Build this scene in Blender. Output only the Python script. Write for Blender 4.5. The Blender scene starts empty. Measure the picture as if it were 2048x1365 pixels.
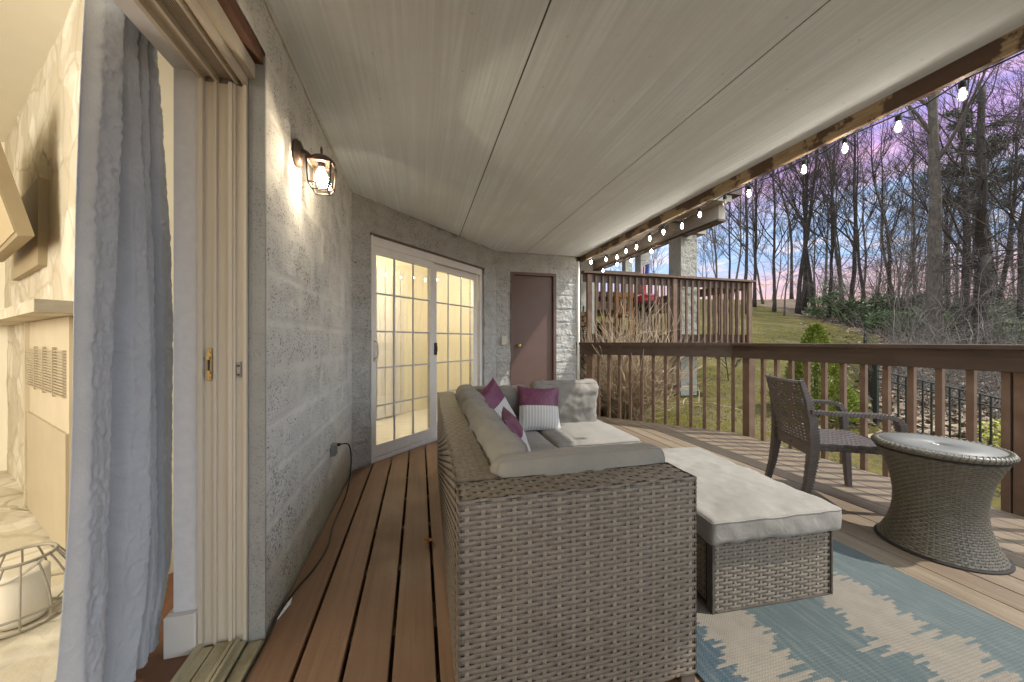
import bpy, bmesh, math, random
from mathutils import Vector, Matrix, noise as mnoise
R = math.radians
random.seed(7)
C = bpy.context.scene.collection
sc = bpy.context.scene

# ------------------------------------------------------------------ helpers
class MB:
    """collects faces for ONE mesh object (world coordinates)"""
    def __init__(self): self.v=[]; self.f=[]; self.m=[]
    def quad(self,a,b,c,d,m=0):
        n=len(self.v); self.v+= [Vector(a),Vector(b),Vector(c),Vector(d)]; self.f.append((n,n+1,n+2,n+3)); self.m.append(m)
    def tri(self,a,b,c,m=0):
        n=len(self.v); self.v+= [Vector(a),Vector(b),Vector(c)]; self.f.append((n,n+1,n+2)); self.m.append(m)
    def box(self,lo,hi,m=0,M=None,bev=0.0):
        x0,y0,z0=lo; x1,y1,z1=hi
        if bev>0:
            bm=bmesh.new(); bmesh.ops.create_cube(bm,size=1.0)
            for v in bm.verts:
                v.co=Vector(((x0+x1)/2+v.co.x*(x1-x0),(y0+y1)/2+v.co.y*(y1-y0),(z0+z1)/2+v.co.z*(z1-z0)))
            bmesh.ops.bevel(bm,geom=bm.edges[:],offset=bev,segments=1,affect='EDGES')
            self.add_bm(bm,m,M); return
        p=[Vector(q) for q in ((x0,y0,z0),(x1,y0,z0),(x1,y1,z0),(x0,y1,z0),(x0,y0,z1),(x1,y0,z1),(x1,y1,z1),(x0,y1,z1))]
        if M is not None: p=[M@q for q in p]
        n=len(self.v); self.v+=p
        for f in ((0,3,2,1),(4,5,6,7),(0,1,5,4),(1,2,6,5),(2,3,7,6),(3,0,4,7)):
            self.f.append(tuple(n+i for i in f)); self.m.append(m)
    def add_bm(self,bm,m=0,M=None):
        n=len(self.v); bm.verts.index_update()
        for v in bm.verts: self.v.append((M@v.co) if M is not None else v.co.copy())
        for f in bm.faces: self.f.append(tuple(n+v.index for v in f.verts)); self.m.append(m)
        bm.free()
    def prism(self,poly,z0,z1,m=0):
        n=len(self.v); k=len(poly)
        a=sum(poly[i][0]*poly[(i+1)%k][1]-poly[(i+1)%k][0]*poly[i][1] for i in range(k))
        if a<0: poly=poly[::-1]
        for p in poly: self.v.append(Vector((p[0],p[1],z0)))
        for p in poly: self.v.append(Vector((p[0],p[1],z1)))
        self.f.append(tuple(n+i for i in range(k))[::-1]); self.m.append(m)
        self.f.append(tuple(n+k+i for i in range(k))); self.m.append(m)
        for i in range(k):
            j=(i+1)%k; self.f.append((n+i,n+j,n+k+j,n+k+i)); self.m.append(m)
    def tube(self,pts,rad,sides=6,m=0,cap=True):
        pts=[Vector(p) for p in pts]; N=len(pts)
        if N<2: return
        if not hasattr(rad,'__len__'): rad=[rad]*N
        t=(pts[1]-pts[0]).normalized()
        up=Vector((0,0,1)) if abs(t.z)<.9 else Vector((1,0,0))
        a=t.cross(up).normalized(); n0=len(self.v)
        for i,p in enumerate(pts):
            t=(pts[min(i+1,N-1)]-pts[max(i-1,0)])
            if t.length<1e-9: t=Vector((0,0,1))
            t.normalize(); a=(a-t*a.dot(t))
            if a.length<1e-6: a=t.orthogonal()
            a.normalize(); b=t.cross(a)
            for k in range(sides):
                an=2*math.pi*k/sides; self.v.append(p+(a*math.cos(an)+b*math.sin(an))*rad[i])
        for i in range(N-1):
            for k in range(sides):
                k2=(k+1)%sides; q=n0+i*sides
                self.f.append((q+k,q+k2,q+sides+k2,q+sides+k)); self.m.append(m)
        if cap and sides>2:
            self.f.append(tuple(n0+k for k in range(sides))[::-1]); self.m.append(m)
            self.f.append(tuple(n0+(N-1)*sides+k for k in range(sides))); self.m.append(m)
    def lathe(self,prof,c=(0,0,0),sides=24,m=0,M=None):
        n0=len(self.v); c=Vector(c)
        for r,z in prof:
            for k in range(sides):
                a=2*math.pi*k/sides; p=Vector((r*math.cos(a),r*math.sin(a),z))
                if M is not None: p=M@p
                self.v.append(c+p)
        for i in range(len(prof)-1):
            for k in range(sides):
                k2=(k+1)%sides; q=n0+i*sides
                self.f.append((q+k,q+k2,q+sides+k2,q+sides+k)); self.m.append(m)
        self.f.append(tuple(n0+k for k in range(sides))[::-1]); self.m.append(m)
        self.f.append(tuple(n0+(len(prof)-1)*sides+k for k in range(sides))); self.m.append(m)
    def grid(self,fn,nu,nv,m=0,flip=False):
        n0=len(self.v)
        for j in range(nv+1):
            for i in range(nu+1): self.v.append(Vector(fn(i/nu,j/nv)))
        for j in range(nv):
            for i in range(nu):
                a=n0+j*(nu+1)+i; q=(a,a+1,a+nu+2,a+nu+1)
                self.f.append(q[::-1] if flip else q); self.m.append(m)
    def build(self,name,mats,parent=None,smooth=False,loc=None):
        """one mesh object; vertices are in world space, origin moved to loc (or the parent's origin)"""
        if not isinstance(mats,(list,tuple)): mats=[mats]
        me=bpy.data.meshes.new(name)
        o=bpy.data.objects.new(name,me); C.objects.link(o)
        if parent is not None:
            o.parent=parent; P=pmat(parent)
            L=Matrix.Translation(P.inverted()@Vector(loc)) if loc is not None else Matrix.Identity(4)
            if loc is not None: o.location=L.translation
            inv=(P@L).inverted()
        else:
            if loc is None: loc=(0,0,0)
            o.location=loc; inv=Matrix.Translation(-Vector(loc))
        me.from_pydata([tuple(inv@v) for v in self.v],[],self.f)
        for mt in mats: me.materials.append(mt)
        if len(mats)>1: me.polygons.foreach_set('material_index',self.m)
        if smooth: me.polygons.foreach_set('use_smooth',[True]*len(me.polygons))
        me.update(); return o
def pmat(o):
    M=Matrix.LocRotScale(o.location,o.rotation_euler,o.scale)
    return pmat(o.parent)@M if o.parent is not None else M
def tag(o,label=None,cat=None,group=None,kind=None):
    if label: o['label']=label
    if cat: o['category']=cat
    if group: o['group']=group
    if kind: o['kind']=kind
    return o
def thing(name,label,cat,loc=(0,0,0),rz=0,group=None):
    o=bpy.data.objects.new(name,None); C.objects.link(o); o.empty_display_size=.1
    o.location=loc; o.rotation_euler=(0,0,rz); return tag(o,label,cat,group)
def dup(o,loc=None,parent=None,rz=None):
    c=o.copy(); C.objects.link(c)
    if parent is not None: c.parent=parent
    if loc is not None: c.location=loc
    if rz is not None: c.rotation_euler=(0,0,rz)
    for ch in o.children:
        d=ch.copy(); C.objects.link(d); d.parent=c
        for g in ch.children:
            e=g.copy(); C.objects.link(e); e.parent=d
    return c
def setnormals(me):
    pass
# ------------------------------------------------------------------ materials
class NT:
    def __init__(self,name):
        self.mat=bpy.data.materials.new(name); self.mat.use_nodes=True
        self.t=self.mat.node_tree; self.n=self.t.nodes; self.l=self.t.links
        self.b=self.n['Principled BSDF']; self.out=self.n['Material Output']
    def new(self,t,**k):
        nd=self.n.new(t)
        for a,v in k.items(): setattr(nd,a,v)
        return nd
    def link(self,a,b): self.l.new(a,b)
    def val(self,sock,v):
        if isinstance(v,bpy.types.NodeSocket): self.l.new(v,sock)
        else: sock.default_value=v
    def pos(self,scale=(1,1,1),obj=False):
        if obj: s=self.new('ShaderNodeTexCoord').outputs['Object']
        else: s=self.new('ShaderNodeNewGeometry').outputs['Position']
        mp=self.new('ShaderNodeMapping'); mp.inputs['Scale'].default_value=scale; self.link(s,mp.inputs[0]); return mp.outputs[0]
    def noise(self,vec,scale,detail=4,rough=.55,dist=0):
        nd=self.new('ShaderNodeTexNoise'); self.link(vec,nd.inputs['Vector']); nd.inputs['Scale'].default_value=scale
        nd.inputs['Detail'].default_value=detail; nd.inputs['Roughness'].default_value=rough; nd.inputs['Distortion'].default_value=dist
        return nd.outputs['Fac']
    def vor(self,vec,scale,feature='F1',rand=1):
        nd=self.new('ShaderNodeTexVoronoi',feature=feature); self.link(vec,nd.inputs['Vector']); nd.inputs['Scale'].default_value=scale
        nd.inputs['Randomness'].default_value=rand; return nd
    def ramp(self,fac,stops,interp='LINEAR'):
        nd=self.new('ShaderNodeValToRGB'); self.link(fac,nd.inputs[0]); cr=nd.color_ramp; cr.interpolation=interp
        while len(cr.elements)<len(stops): cr.elements.new(.5)
        for e,(p,c) in zip(cr.elements,stops):
            e.position=p; e.color=(c,c,c,1) if not hasattr(c,'__len__') else (*c[:3],1)
        return nd.outputs[0]
    def mix(self,fac,a,b,mode='MIX'):
        nd=self.new('ShaderNodeMix',data_type='RGBA',blend_type=mode)
        self.val(nd.inputs['Factor'],fac)
        for s,v in ((nd.inputs[6],a),(nd.inputs[7],b)):
            if isinstance(v,bpy.types.NodeSocket): self.l.new(v,s)
            else: s.default_value=(*v[:3],1)
        return nd.outputs[2]
    def math(self,op,a,b=0.0,c=0.0):
        nd=self.new('ShaderNodeMath',operation=op)
        self.val(nd.inputs[0],a); self.val(nd.inputs[1],b)
        if op in('MULTIPLY_ADD','SMOOTH_MIN','COMPARE'): self.val(nd.inputs[2],c)
        return nd.outputs[0]
    def sep(self,vec):
        nd=self.new('ShaderNodeSeparateXYZ'); self.link(vec,nd.inputs[0]); return nd.outputs
    def comb(self,x,y,z):
        nd=self.new('ShaderNodeCombineXYZ')
        for s,v in zip(nd.inputs,(x,y,z)): self.val(s,v)
        return nd.outputs[0]
    def white(self,v,dim='1D'):
        nd=self.new('ShaderNodeTexWhiteNoise',noise_dimensions=dim)
        self.val(nd.inputs['W'] if dim=='1D' else nd.inputs['Vector'],v); return nd.outputs['Value']
    def bump(self,h,strength=.3,dist=.01,prev=None):
        nd=self.new('ShaderNodeBump'); nd.inputs['Strength'].default_value=strength; nd.inputs['Distance'].default_value=dist
        self.link(h,nd.inputs['Height'])
        if prev is not None: self.link(prev,nd.inputs['Normal'])
        return nd.outputs[0]
    def done(self,col,rough=.7,normal=None,spec=.3,metal=0,sheen=0):
        b=self.b
        if isinstance(col,bpy.types.NodeSocket): self.l.new(col,b.inputs['Base Color'])
        else: b.inputs['Base Color'].default_value=(*col[:3],1)
        self.val(b.inputs['Roughness'],rough); b.inputs['Specular IOR Level'].default_value=spec; b.inputs['Metallic'].default_value=metal
        if sheen: b.inputs['Sheen Weight'].default_value=sheen
        if normal is not None: self.l.new(normal,b.inputs['Normal'])
        return self.mat
def mottled(name,c1,c2,scale=20,rough=.7,bumps=.2,bdist=.004,stretch=(1,1,1),spec=.3,obj=True,metal=0,fine=0):
    t=NT(name); p=t.pos(stretch,obj=obj); n=t.noise(p,scale,5)
    col=t.mix(t.ramp(n,[(.3,0),(.7,1)]),c1,c2)
    h=n
    if fine:
        h2=t.noise(p,fine,3); return t.done(col,rough,t.bump(h2,bumps,bdist,t.bump(n,bumps,bdist)),spec,metal)
    return t.done(col,rough,t.bump(h,bumps,bdist),spec,metal)
def emit(name,col,strength):
    t=NT(name); e=t.new('ShaderNodeEmission'); e.inputs[0].default_value=(*col,1); e.inputs[1].default_value=strength
    t.link(e.outputs[0],t.out.inputs[0]); return t.mat
def glassy(name,refl=.12,tint=(1,1,1)):
    t=NT(name); tr=t.new('ShaderNodeBsdfTransparent'); tr.inputs[0].default_value=(*tint,1)
    g=t.new('ShaderNodeBsdfGlossy'); g.inputs['Roughness'].default_value=.01
    lw=t.new('ShaderNodeLayerWeight'); lw.inputs[0].default_value=.35
    f=t.math('MULTIPLY_ADD',lw.outputs['Fresnel'],.7,refl)
    m=t.new('ShaderNodeMixShader'); t.link(f,m.inputs[0]); t.link(tr.outputs[0],m.inputs[1]); t.link(g.outputs[0],m.inputs[2])
    t.link(m.outputs[0],t.out.inputs[0]); return t.mat

def m_block(name,base,dark,amount,speck=55,blue=0,stain=True,mortar=0,split=0):
    t=NT(name); p=t.pos(); x,y,z=t.sep(p)
    n=t.noise(t.pos((1,.75,1.25)),speck,5,.72); big=t.noise(p,1.6,4,.6); mid=t.noise(p,7,4,.6)
    thr=t.math('ADD',t.math('MULTIPLY_ADD',big,.16,amount-.08),t.math('MULTIPLY_ADD',mid,.16,-.08))
    if mortar:
        cz=t.math('DIVIDE',z,.2); fz=t.math('ABSOLUTE',t.math('SUBTRACT',t.math('FRACT',t.math('ADD',cz,.5)),.5))
        r=t.math('MODULO',t.math('ADD',t.math('FLOOR',cz),40),2.0)
        cy=t.math('ADD',t.math('DIVIDE',t.math('SUBTRACT',y,1.53),.4),t.math('MULTIPLY',r,.5)); fy=t.math('MULTIPLY',t.math('ABSOLUTE',t.math('SUBTRACT',t.math('FRACT',t.math('ADD',cy,.5)),.5)),2.0)
        md=t.math('MINIMUM',fz,fy); md=t.math('ADD',md,t.math('MULTIPLY_ADD',mid,.5,-.25)); mo=t.ramp(md,[(.05,1),(.16,0)])
        thr=t.math('SUBTRACT',thr,t.math('MULTIPLY',mo,.055))
    sp=t.ramp(t.math('MULTIPLY_ADD',t.math('SUBTRACT',n,thr),10,.5),[(0.0,0),(1.0,1)])
    b2=t.mix(t.ramp(mid,[(.35,0),(.65,1)]),base,tuple(c*.88 for c in base))
    if blue:
        zz=t.math('MULTIPLY',z,.42); b2=t.mix(t.ramp(zz,[(.3,1),(.75,0)]),b2,tuple(c*k for c,k in zip(base,(.87,.91,.95))))
    if mortar: b2=t.mix(t.math('MULTIPLY',mo,.16),b2,tuple(c*1.12 for c in base))
    col=t.mix(sp,dark,b2)
    if stain:
        edge=t.math('MULTIPLY_ADD',t.noise(p,4,3),.25,z); st=t.ramp(edge,[(.12,.75),(.42,0)])
        col=t.mix(st,col,t.mix(sp,(.10,.085,.05),(.34,.29,.19)))
    f=t.noise(p,150,3,.7)
    if split:
        g=t.noise(p,26,5,.68,.6); return t.done(col,.9,t.bump(f,.35,.003,t.bump(g,1.0,.045)),.15)
    return t.done(col,.85,t.bump(f,.5,.003,t.bump(n,.8,.006)),.2)
M={}
M['block_smooth']=m_block('painted_block_speckled',(.75,.735,.685),(.12,.115,.105),.398,98,1,True,1)
M['block_split']=m_block('split_face_block',(.56,.55,.515),(.15,.145,.125),.39,70,0,False,0,1)
M['block_raw']=m_block('raw_grey_block',(.40,.405,.385),(.19,.19,.18),.38,130,0,False)
M['stone_pillar']=m_block('pillar_block',(.42,.40,.34),(.18,.175,.16),.36,40,0,False,0,1)

def m_ceiling():
    t=NT('painted_soffit'); p=t.pos(); s=t.pos((62,1.1,1)); s2=t.pos((15,.35,1))
    a=t.noise(s,1.0,4,.6,.5); b=t.noise(s2,1.0,3,.5,.4); c=t.noise(p,2.2,4); d=t.noise(p,28,4,.7)
    col=t.mix(t.ramp(a,[(.38,0),(.62,1)]),(.70,.755,.785),(.83,.88,.915))
    col=t.mix(t.ramp(b,[(.42,.38),(.56,0)]),col,(.65,.685,.70))
    col=t.mix(t.ramp(c,[(.4,.5),(.62,0)]),col,(.68,.71,.72)); col=t.mix(t.ramp(d,[(.55,0),(.75,.35)]),col,(.60,.62,.62))
    x,y,z=t.sep(p); px=t.math('SUBTRACT',t.math('FRACT',t.math('DIVIDE',x,.405)),.5); py=t.math('SUBTRACT',t.math('FRACT',t.math('DIVIDE',y,.305)),.5)
    dd=t.math('SQRT',t.math('ADD',t.math('POWER',t.math('MULTIPLY',px,.405),2.0),t.math('POWER',t.math('MULTIPLY',py,.305),2.0)))
    col=t.mix(t.ramp(dd,[(.0035,.45),(.0055,0)]),col,(.36,.36,.34))
    return t.done(col,.75,t.bump(t.noise(p,90,3),.12,.002,t.bump(a,.15,.003)),.2)
M['ceiling']=m_ceiling()
M['white_trim']=mottled('white_painted_trim',(.66,.64,.60),(.72,.70,.66),12,.45,.08,.002)
M['cream_vinyl']=mottled('cream_vinyl',(.58,.52,.42),(.66,.60,.50),9,.4,.08,.002,(1,1,.15),.4)
M['cream_dirty']=mottled('dirty_cream_track',(.34,.30,.19),(.62,.56,.40),18,.55,.15,.002,(1,.25,1))
M['concrete']=mottled('concrete_ledge',(.22,.19,.12),(.42,.38,.27),14,.9,.5,.01)
M['drywall']=mottled('white_drywall',(.70,.70,.71),(.76,.76,.77),30,.7,.35,.004)
M['room_wall']=mottled('cream_room_wall',(.80,.755,.62),(.84,.80,.67),3,.8,.05,.002)
M['room_floor']=mottled('brown_room_floor',(.16,.075,.045),(.24,.12,.07),10,.4,.05,.002,(1,.1,1))
M['brown_paint']=mottled('brown_painted_door',(.115,.068,.052),(.125,.075,.058),5,.5,.08,.003,spec=.4)
M['brown_dark']=mottled('dark_brown_wood',(.060,.031,.020),(.085,.045,.029),22,.6,.25,.004,(1,.15,1))
M['lintel_brown']=mottled('brown_lintel',(.10,.045,.025),(.15,.07,.04),30,.6,.3,.004)
M['black_metal']=mottled('black_metal',(.02,.018,.016),(.035,.03,.027),30,.45,.1,.002,spec=.5)
M['bronze']=mottled('bronze_metal',(.075,.05,.038),(.11,.075,.058),30,.42,.1,.002,spec=.5,metal=.3)
M['brass']=mottled('brass',(.55,.40,.17),(.62,.46,.22),30,.3,.05,.001,spec=.5,metal=.9)
M['grey_metal']=mottled('grey_metal',(.32,.32,.33),(.4,.4,.41),30,.4,.05,.001,spec=.5,metal=.5)
M['glass']=glassy('window_glass',.10)
M['lamp_glass']=glassy('lantern_glass',.04,(1,.97,.92))

def m_deck():
    t=NT('deck_boards'); p=t.pos(); x,y,z=t.sep(p)
    bi=t.math('FLOOR',t.math('DIVIDE',t.math('ADD',x,.566),.1565)); rnd=t.white(bi)
    sh=t.math('MULTIPLY',rnd,37.0); pv=t.comb(t.math('ADD',t.math('MULTIPLY',x,34),sh),t.math('ADD',t.math('MULTIPLY',y,1.3),sh),z)
    g=t.noise(pv,1.0,6,.62,.8); w=t.noise(p,3.2,5,.6); sp=t.noise(p,45,4,.7)
    lft=t.mix(t.ramp(g,[(.3,0),(.75,1)]),(.148,.081,.046),(.240,.138,.082))
    lft=t.mix(t.ramp(w,[(.45,0),(.7,.55)]),lft,(.19,.13,.085))
    lft=t.mix(t.ramp(sp,[(.66,0),(.74,.8)]),lft,(.30,.24,.18)); lft=t.mix(t.ramp(sp,[(.25,.8),(.32,0)]),lft,(.05,.03,.02))
    rgt=t.mix(t.ramp(g,[(.3,0),(.7,1)]),(.122,.092,.060),(.235,.184,.125))
    rgt=t.mix(t.ramp(w,[(.42,0),(.68,.6)]),rgt,(.165,.115,.08)); rgt=t.mix(t.ramp(sp,[(.62,0),(.72,.7)]),rgt,(.33,.29,.24))
    f=t.ramp(t.math('MULTIPLY_ADD',t.noise(p,2,3),.8,x),[(0.0,0),(1.0,1)])
    f=t.ramp(t.math('MULTIPLY_ADD',x,.5,t.math('MULTIPLY',w,.5)),[(.55,0),(1.1,1)])
    col=t.mix(f,lft,rgt); col=t.mix(t.math('MULTIPLY',rnd,.38),col,(.085,.05,.03))
    h=t.math('ADD',g,t.math('MULTIPLY',sp,.5))
    return t.done(col,t.ramp(w,[(.3,.42),(.7,.7)]),t.bump(h,.35,.004),.35)
M['deck']=m_deck()
def m_rail():
    t=NT('railing_stain'); p=t.pos((1,1,1)); a=t.noise(p,9,5); b=t.noise(p,60,4)
    col=t.mix(t.ramp(a,[(.3,0),(.7,1)]),(.118,.070,.044),(.180,.114,.075)); col=t.mix(t.ramp(b,[(.62,0),(.75,.5)]),col,(.20,.14,.10))
    return t.done(col,.6,t.bump(b,.2,.003),.3)
M['rail']=m_rail()
M['rail_dark']=mottled('rail_cap_stain',(.050,.030,.020),(.082,.051,.034),14,.5,.2,.003,(1,.2,1),.4,False)
def m_beam():
    t=NT('peeling_beam'); p=t.pos((1,1,1)); s=t.pos((6,1.2,14)); g=t.noise(s,4,5,.6,.6); w=t.noise(p,3.0,5,.65)
    bare=t.mix(t.ramp(g,[(.35,0),(.65,1)]),(.21,.14,.075),(.34,.25,.15))
    col=t.mix(t.ramp(w,[(.49,0),(.52,1)]),bare,(.085,.05,.033))
    return t.done(col,.7,t.bump(g,.3,.004),.3)
M['beam']=m_beam()
def m_rattan(name,c1,c2,rough=.42):
    t=NT(name); p=t.pos(obj=False); n=t.noise(p,130,3,.6); b=t.noise(p,3,3); v=t.noise(p,26,2)
    col=t.mix(t.ramp(n,[(.3,0),(.7,1)]),c1,c2); col=t.mix(t.ramp(b,[(.4,0),(.7,.4)]),col,tuple(c*.75 for c in c1))
    col=t.mix(t.ramp(v,[(.45,0),(.65,.3)]),col,tuple(c*1.22 for c in c2))
    return t.done(col,rough,t.bump(n,.15,.001),.45)
M['rattan']=m_rattan('sofa_rattan',(.128,.104,.080),(.198,.166,.131))
M['rattan_dark']=mottled('rattan_backing',(.018,.016,.014),(.028,.024,.02),20,.8)
M['rattan_frame']=mottled('rattan_frame_dark',(.062,.052,.043),(.09,.076,.062),25,.5,.1,.002)
M['rattan_table']=m_rattan('table_rattan',(.082,.072,.054),(.125,.112,.086),.4)
M['rattan_chair']=m_rattan('chair_plastic_rattan',(.062,.050,.045),(.112,.094,.084),.36)
M['table_top']=mottled('grey_plastic_top',(.115,.115,.106),(.14,.138,.128),6,.5,.02,.001,spec=.3)
def m_fabric(name,c1,c2,fine=420):
    t=NT(name); p=t.pos(obj=True); w=t.noise(p,5,4); f=t.noise(p,fine,2); k=t.noise(p,16,5,.6,1.2)
    col=t.mix(t.ramp(w,[(.3,0),(.7,1)]),c1,c2); col=t.mix(t.ramp(f,[(.3,0),(.7,.35)]),col,tuple(c*.82 for c in c1))
    st=t.noise(p,2.3,5,.6); col=t.mix(t.ramp(st,[(.5,0),(.72,.16)]),col,tuple(c*.6 for c in c1))
    return t.done(col,.9,t.bump(f,.18,.001,t.bump(k,.36,.010)),.15,0,.1)
M['cushion']=m_fabric('cushion_canvas',(.208,.194,.170),(.268,.251,.222))
M['curtain']=m_fabric('crinkled_curtain',(.47,.495,.535),(.55,.575,.615),300)
def m_pillow():
    t=NT('purple_and_stripe_pillow'); p=t.pos(obj=True); x,y,z=t.sep(p)
    k=t.noise(p,20,4,.6,1); st=t.math('SINE',t.math('MULTIPLY',x,260))
    white=t.mix(t.ramp(st,[(.3,0),(.7,1)]),(.44,.43,.41),(.60,.585,.56)); pur=t.mix(t.ramp(k,[(.3,0),(.7,1)]),(.105,.026,.060),(.175,.055,.10))
    col=t.mix(t.math('GREATER_THAN',y,.02),white,pur)
    return t.done(col,t.mix(t.math('GREATER_THAN',y,.02),(.85,.85,.85),(.42,.42,.42)),t.bump(k,.4,.008),.35)
M['pillow']=m_pillow()
def m_rug():
    t=NT('ikat_rug'); p=t.pos(); x,y,z=t.sep(p)
    row=t.math('FLOOR',t.math('DIVIDE',y,.0115)); r1=t.white(row); rowb=t.math('FLOOR',t.math('DIVIDE',y,.031)); r2=t.white(rowb)
    slow=t.noise(t.comb(0.0,t.math('MULTIPLY',y,2.6),0.0),1.0,2)
    j=t.math('ADD',t.math('MULTIPLY',t.math('SUBTRACT',t.math('MULTIPLY_ADD',t.math('POWER',r1,6.0),1.3,t.math('MULTIPLY',r1,.6)),.35),.095),t.math('ADD',t.math('MULTIPLY',t.math('SUBTRACT',r2,.5),.022),t.math('MULTIPLY',t.math('SUBTRACT',slow,.5),.48)))
    fe=t.noise(t.pos((30,220,1)),1.0,2); u=t.math('ADD',t.math('ADD',x,j),t.math('MULTIPLY',t.math('SUBTRACT',fe,.5),.05))
    teal1=(.083,.107,.109); teal2=(.063,.087,.092); blue=(.034,.060,.080); beige=(.205,.178,.143)
    u2=t.math('DIVIDE',t.math('SUBTRACT',u,.4),2.0)
    col=t.ramp(u2,[(0,blue),(.318,beige),(.435,teal2),(.625,beige),(.765,teal1)],'CONSTANT')
    weave=t.math('SINE',t.math('MULTIPLY',t.math('ADD',y,t.math('MULTIPLY',t.math('SINE',t.math('MULTIPLY',x,260)),.006)),620))
    n=t.noise(p,14,5,.7); n2=t.noise(t.pos((60,6,1)),1.0,4)
    col=t.mix(t.ramp(weave,[(0,.22),(.8,0)]),col,(.10,.10,.09)); col=t.mix(t.ramp(n2,[(.45,0),(.7,.28)]),col,(.20,.20,.18))
    col=t.mix(t.ramp(n,[(.4,0),(.65,.2)]),col,(.06,.075,.075))
    return t.done(col,.95,t.bump(weave,.35,.003),.1)
M['rug']=m_rug()
M['cable']=mottled('black_cable',(.012,.012,.012),(.02,.02,.02),30,.5)
M['plate']=mottled('ivory_plate',(.55,.50,.40),(.6,.55,.45),30,.4)
M['outlet_grey']=mottled('outlet_grey',(.15,.15,.14),(.19,.19,.18),30,.5)
M['leaf']=mottled('brown_oak_leaf',(.25,.10,.03),(.38,.17,.05),40,.7)
M['paper']=mottled('white_paper',(.75,.77,.8),(.8,.82,.85),40,.7)
def m_bark(name,c1,c2,scale=18):
    t=NT(name); p=t.pos((1,1,.28)); n=t.noise(p,scale,6,.65); m=t.noise(t.pos(),3.5,4)
    col=t.mix(t.ramp(n,[(.3,0),(.7,1)]),c1,c2); col=t.mix(t.ramp(m,[(.5,0),(.7,.35)]),col,tuple(c*1.35 for c in c2))
    return t.done(col,.9,t.bump(n,.7,.02),.15)
M['bark']=m_bark('grey_bark',(.062,.051,.042),(.15,.125,.10))
M['bark_dark']=m_bark('dark_bark',(.032,.027,.023),(.080,.066,.055))
M['twig_tan']=mottled('tan_twigs',(.30,.22,.135),(.46,.36,.24),40,.8)
M['twig_grey']=mottled('grey_brush',(.055,.045,.037),(.20,.17,.14),3,.85,obj=False)
def m_leafy(name,c1,c2,scale=5):
    t=NT(name); p=t.pos(); n=t.noise(p,scale,4); r=t.white(t.new('ShaderNodeNewGeometry').outputs['Random Per Island'])
    col=t.mix(n,c1,c2); col=t.mix(t.math('MULTIPLY',r,.5),col,tuple(c*1.5 for c in c2))
    return t.done(col,.6,None,.25)
M['green_dark']=m_leafy('evergreen_leaves',(.03,.05,.018),(.075,.11,.035))
M['pine']=m_leafy('pine_needles',(.035,.055,.03),(.06,.085,.045))
M['spruce']=m_leafy('dwarf_spruce',(.085,.115,.014),(.19,.215,.035),8)
M['yellow_leaf']=m_leafy('yellow_green_leaves',(.14,.17,.02),(.30,.28,.03))
def m_ground():
    t=NT('lawn_and_leaf_litter'); p=t.pos(); a=t.new('ShaderNodeAttribute',attribute_name='wood'); fac=a.outputs['Fac']
    n1=t.noise(p,.6,5); n2=t.noise(p,5,5,.7); n3=t.noise(p,40,4,.75); st=t.noise(t.pos((1,6,1)),1.6,4,.7,1)
    g=t.mix(t.ramp(n2,[(.3,0),(.7,1)]),(.062,.055,.016),(.118,.100,.030)); g=t.mix(t.ramp(n1,[(.42,0),(.58,.85)]),g,(.135,.105,.055)); sh=t.noise(t.pos((1,1,1)),1.3,5,.75); g=t.mix(t.ramp(sh,[(.40,.8),(.52,0)]),g,(.055,.044,.022))
    g=t.mix(t.ramp(n3,[(.5,0),(.7,.55)]),g,(.19,.165,.085)); g=t.mix(t.ramp(st,[(.48,0),(.58,.8)]),g,(.108,.094,.008))
    l=t.mix(t.ramp(n3,[(.3,0),(.72,1)]),(.06,.042,.028),(.28,.21,.145)); l=t.mix(t.ramp(n2,[(.4,.6),(.6,0)]),l,(.09,.065,.045))
    f=t.ramp(t.math('MULTIPLY_ADD',t.math('SUBTRACT',n2,.5),.9,fac),[(.4,0),(.6,1)])
    return t.done(t.mix(f,g,l),.95,t.bump(n3,.9,.04),.1)
M['ground']=m_ground()
M['grass']=m_leafy('grass_blades',(.075,.076,.016),(.145,.128,.042),3)
M['litter']=m_leafy('fallen_leaf',(.11,.075,.045),(.30,.22,.15),6)
M['fence']=mottled('black_fence_metal',(.018,.019,.014),(.03,.031,.024),20,.45,spec=.4)
M['beige_beam']=mottled('beige_beam',(.34,.29,.235),(.42,.365,.30),6,.8,.1,.004,obj=False)
M['orange_wood']=mottled('orange_brown_wood',(.34,.14,.03),(.48,.22,.06),14,.5,.1,.002,(1,1,.1))
M['red_paint']=mottled('red_enamel',(.40,.02,.03),(.48,.03,.045),8,.3,.02,.001,spec=.5)
M['log']=mottled('split_logs',(.28,.15,.07),(.42,.25,.13),14,.8)
M['garland']=mottled('white_garland',(.6,.6,.58),(.7,.7,.67),30,.8)
def m_flag():
    t=NT('striped_flag'); p=t.pos(obj=True); x,y,z=t.sep(p)
    s=t.math('GREATER_THAN',t.math('SINE',t.math('MULTIPLY',z,2*math.pi/.15)),0.0)
    col=t.mix(s,(.62,.6,.6),(.5,.02,.04))
    return t.done(col,.8)
def m_plain(name,c,rough=.7): t=NT(name); return t.done(c,rough)
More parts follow.
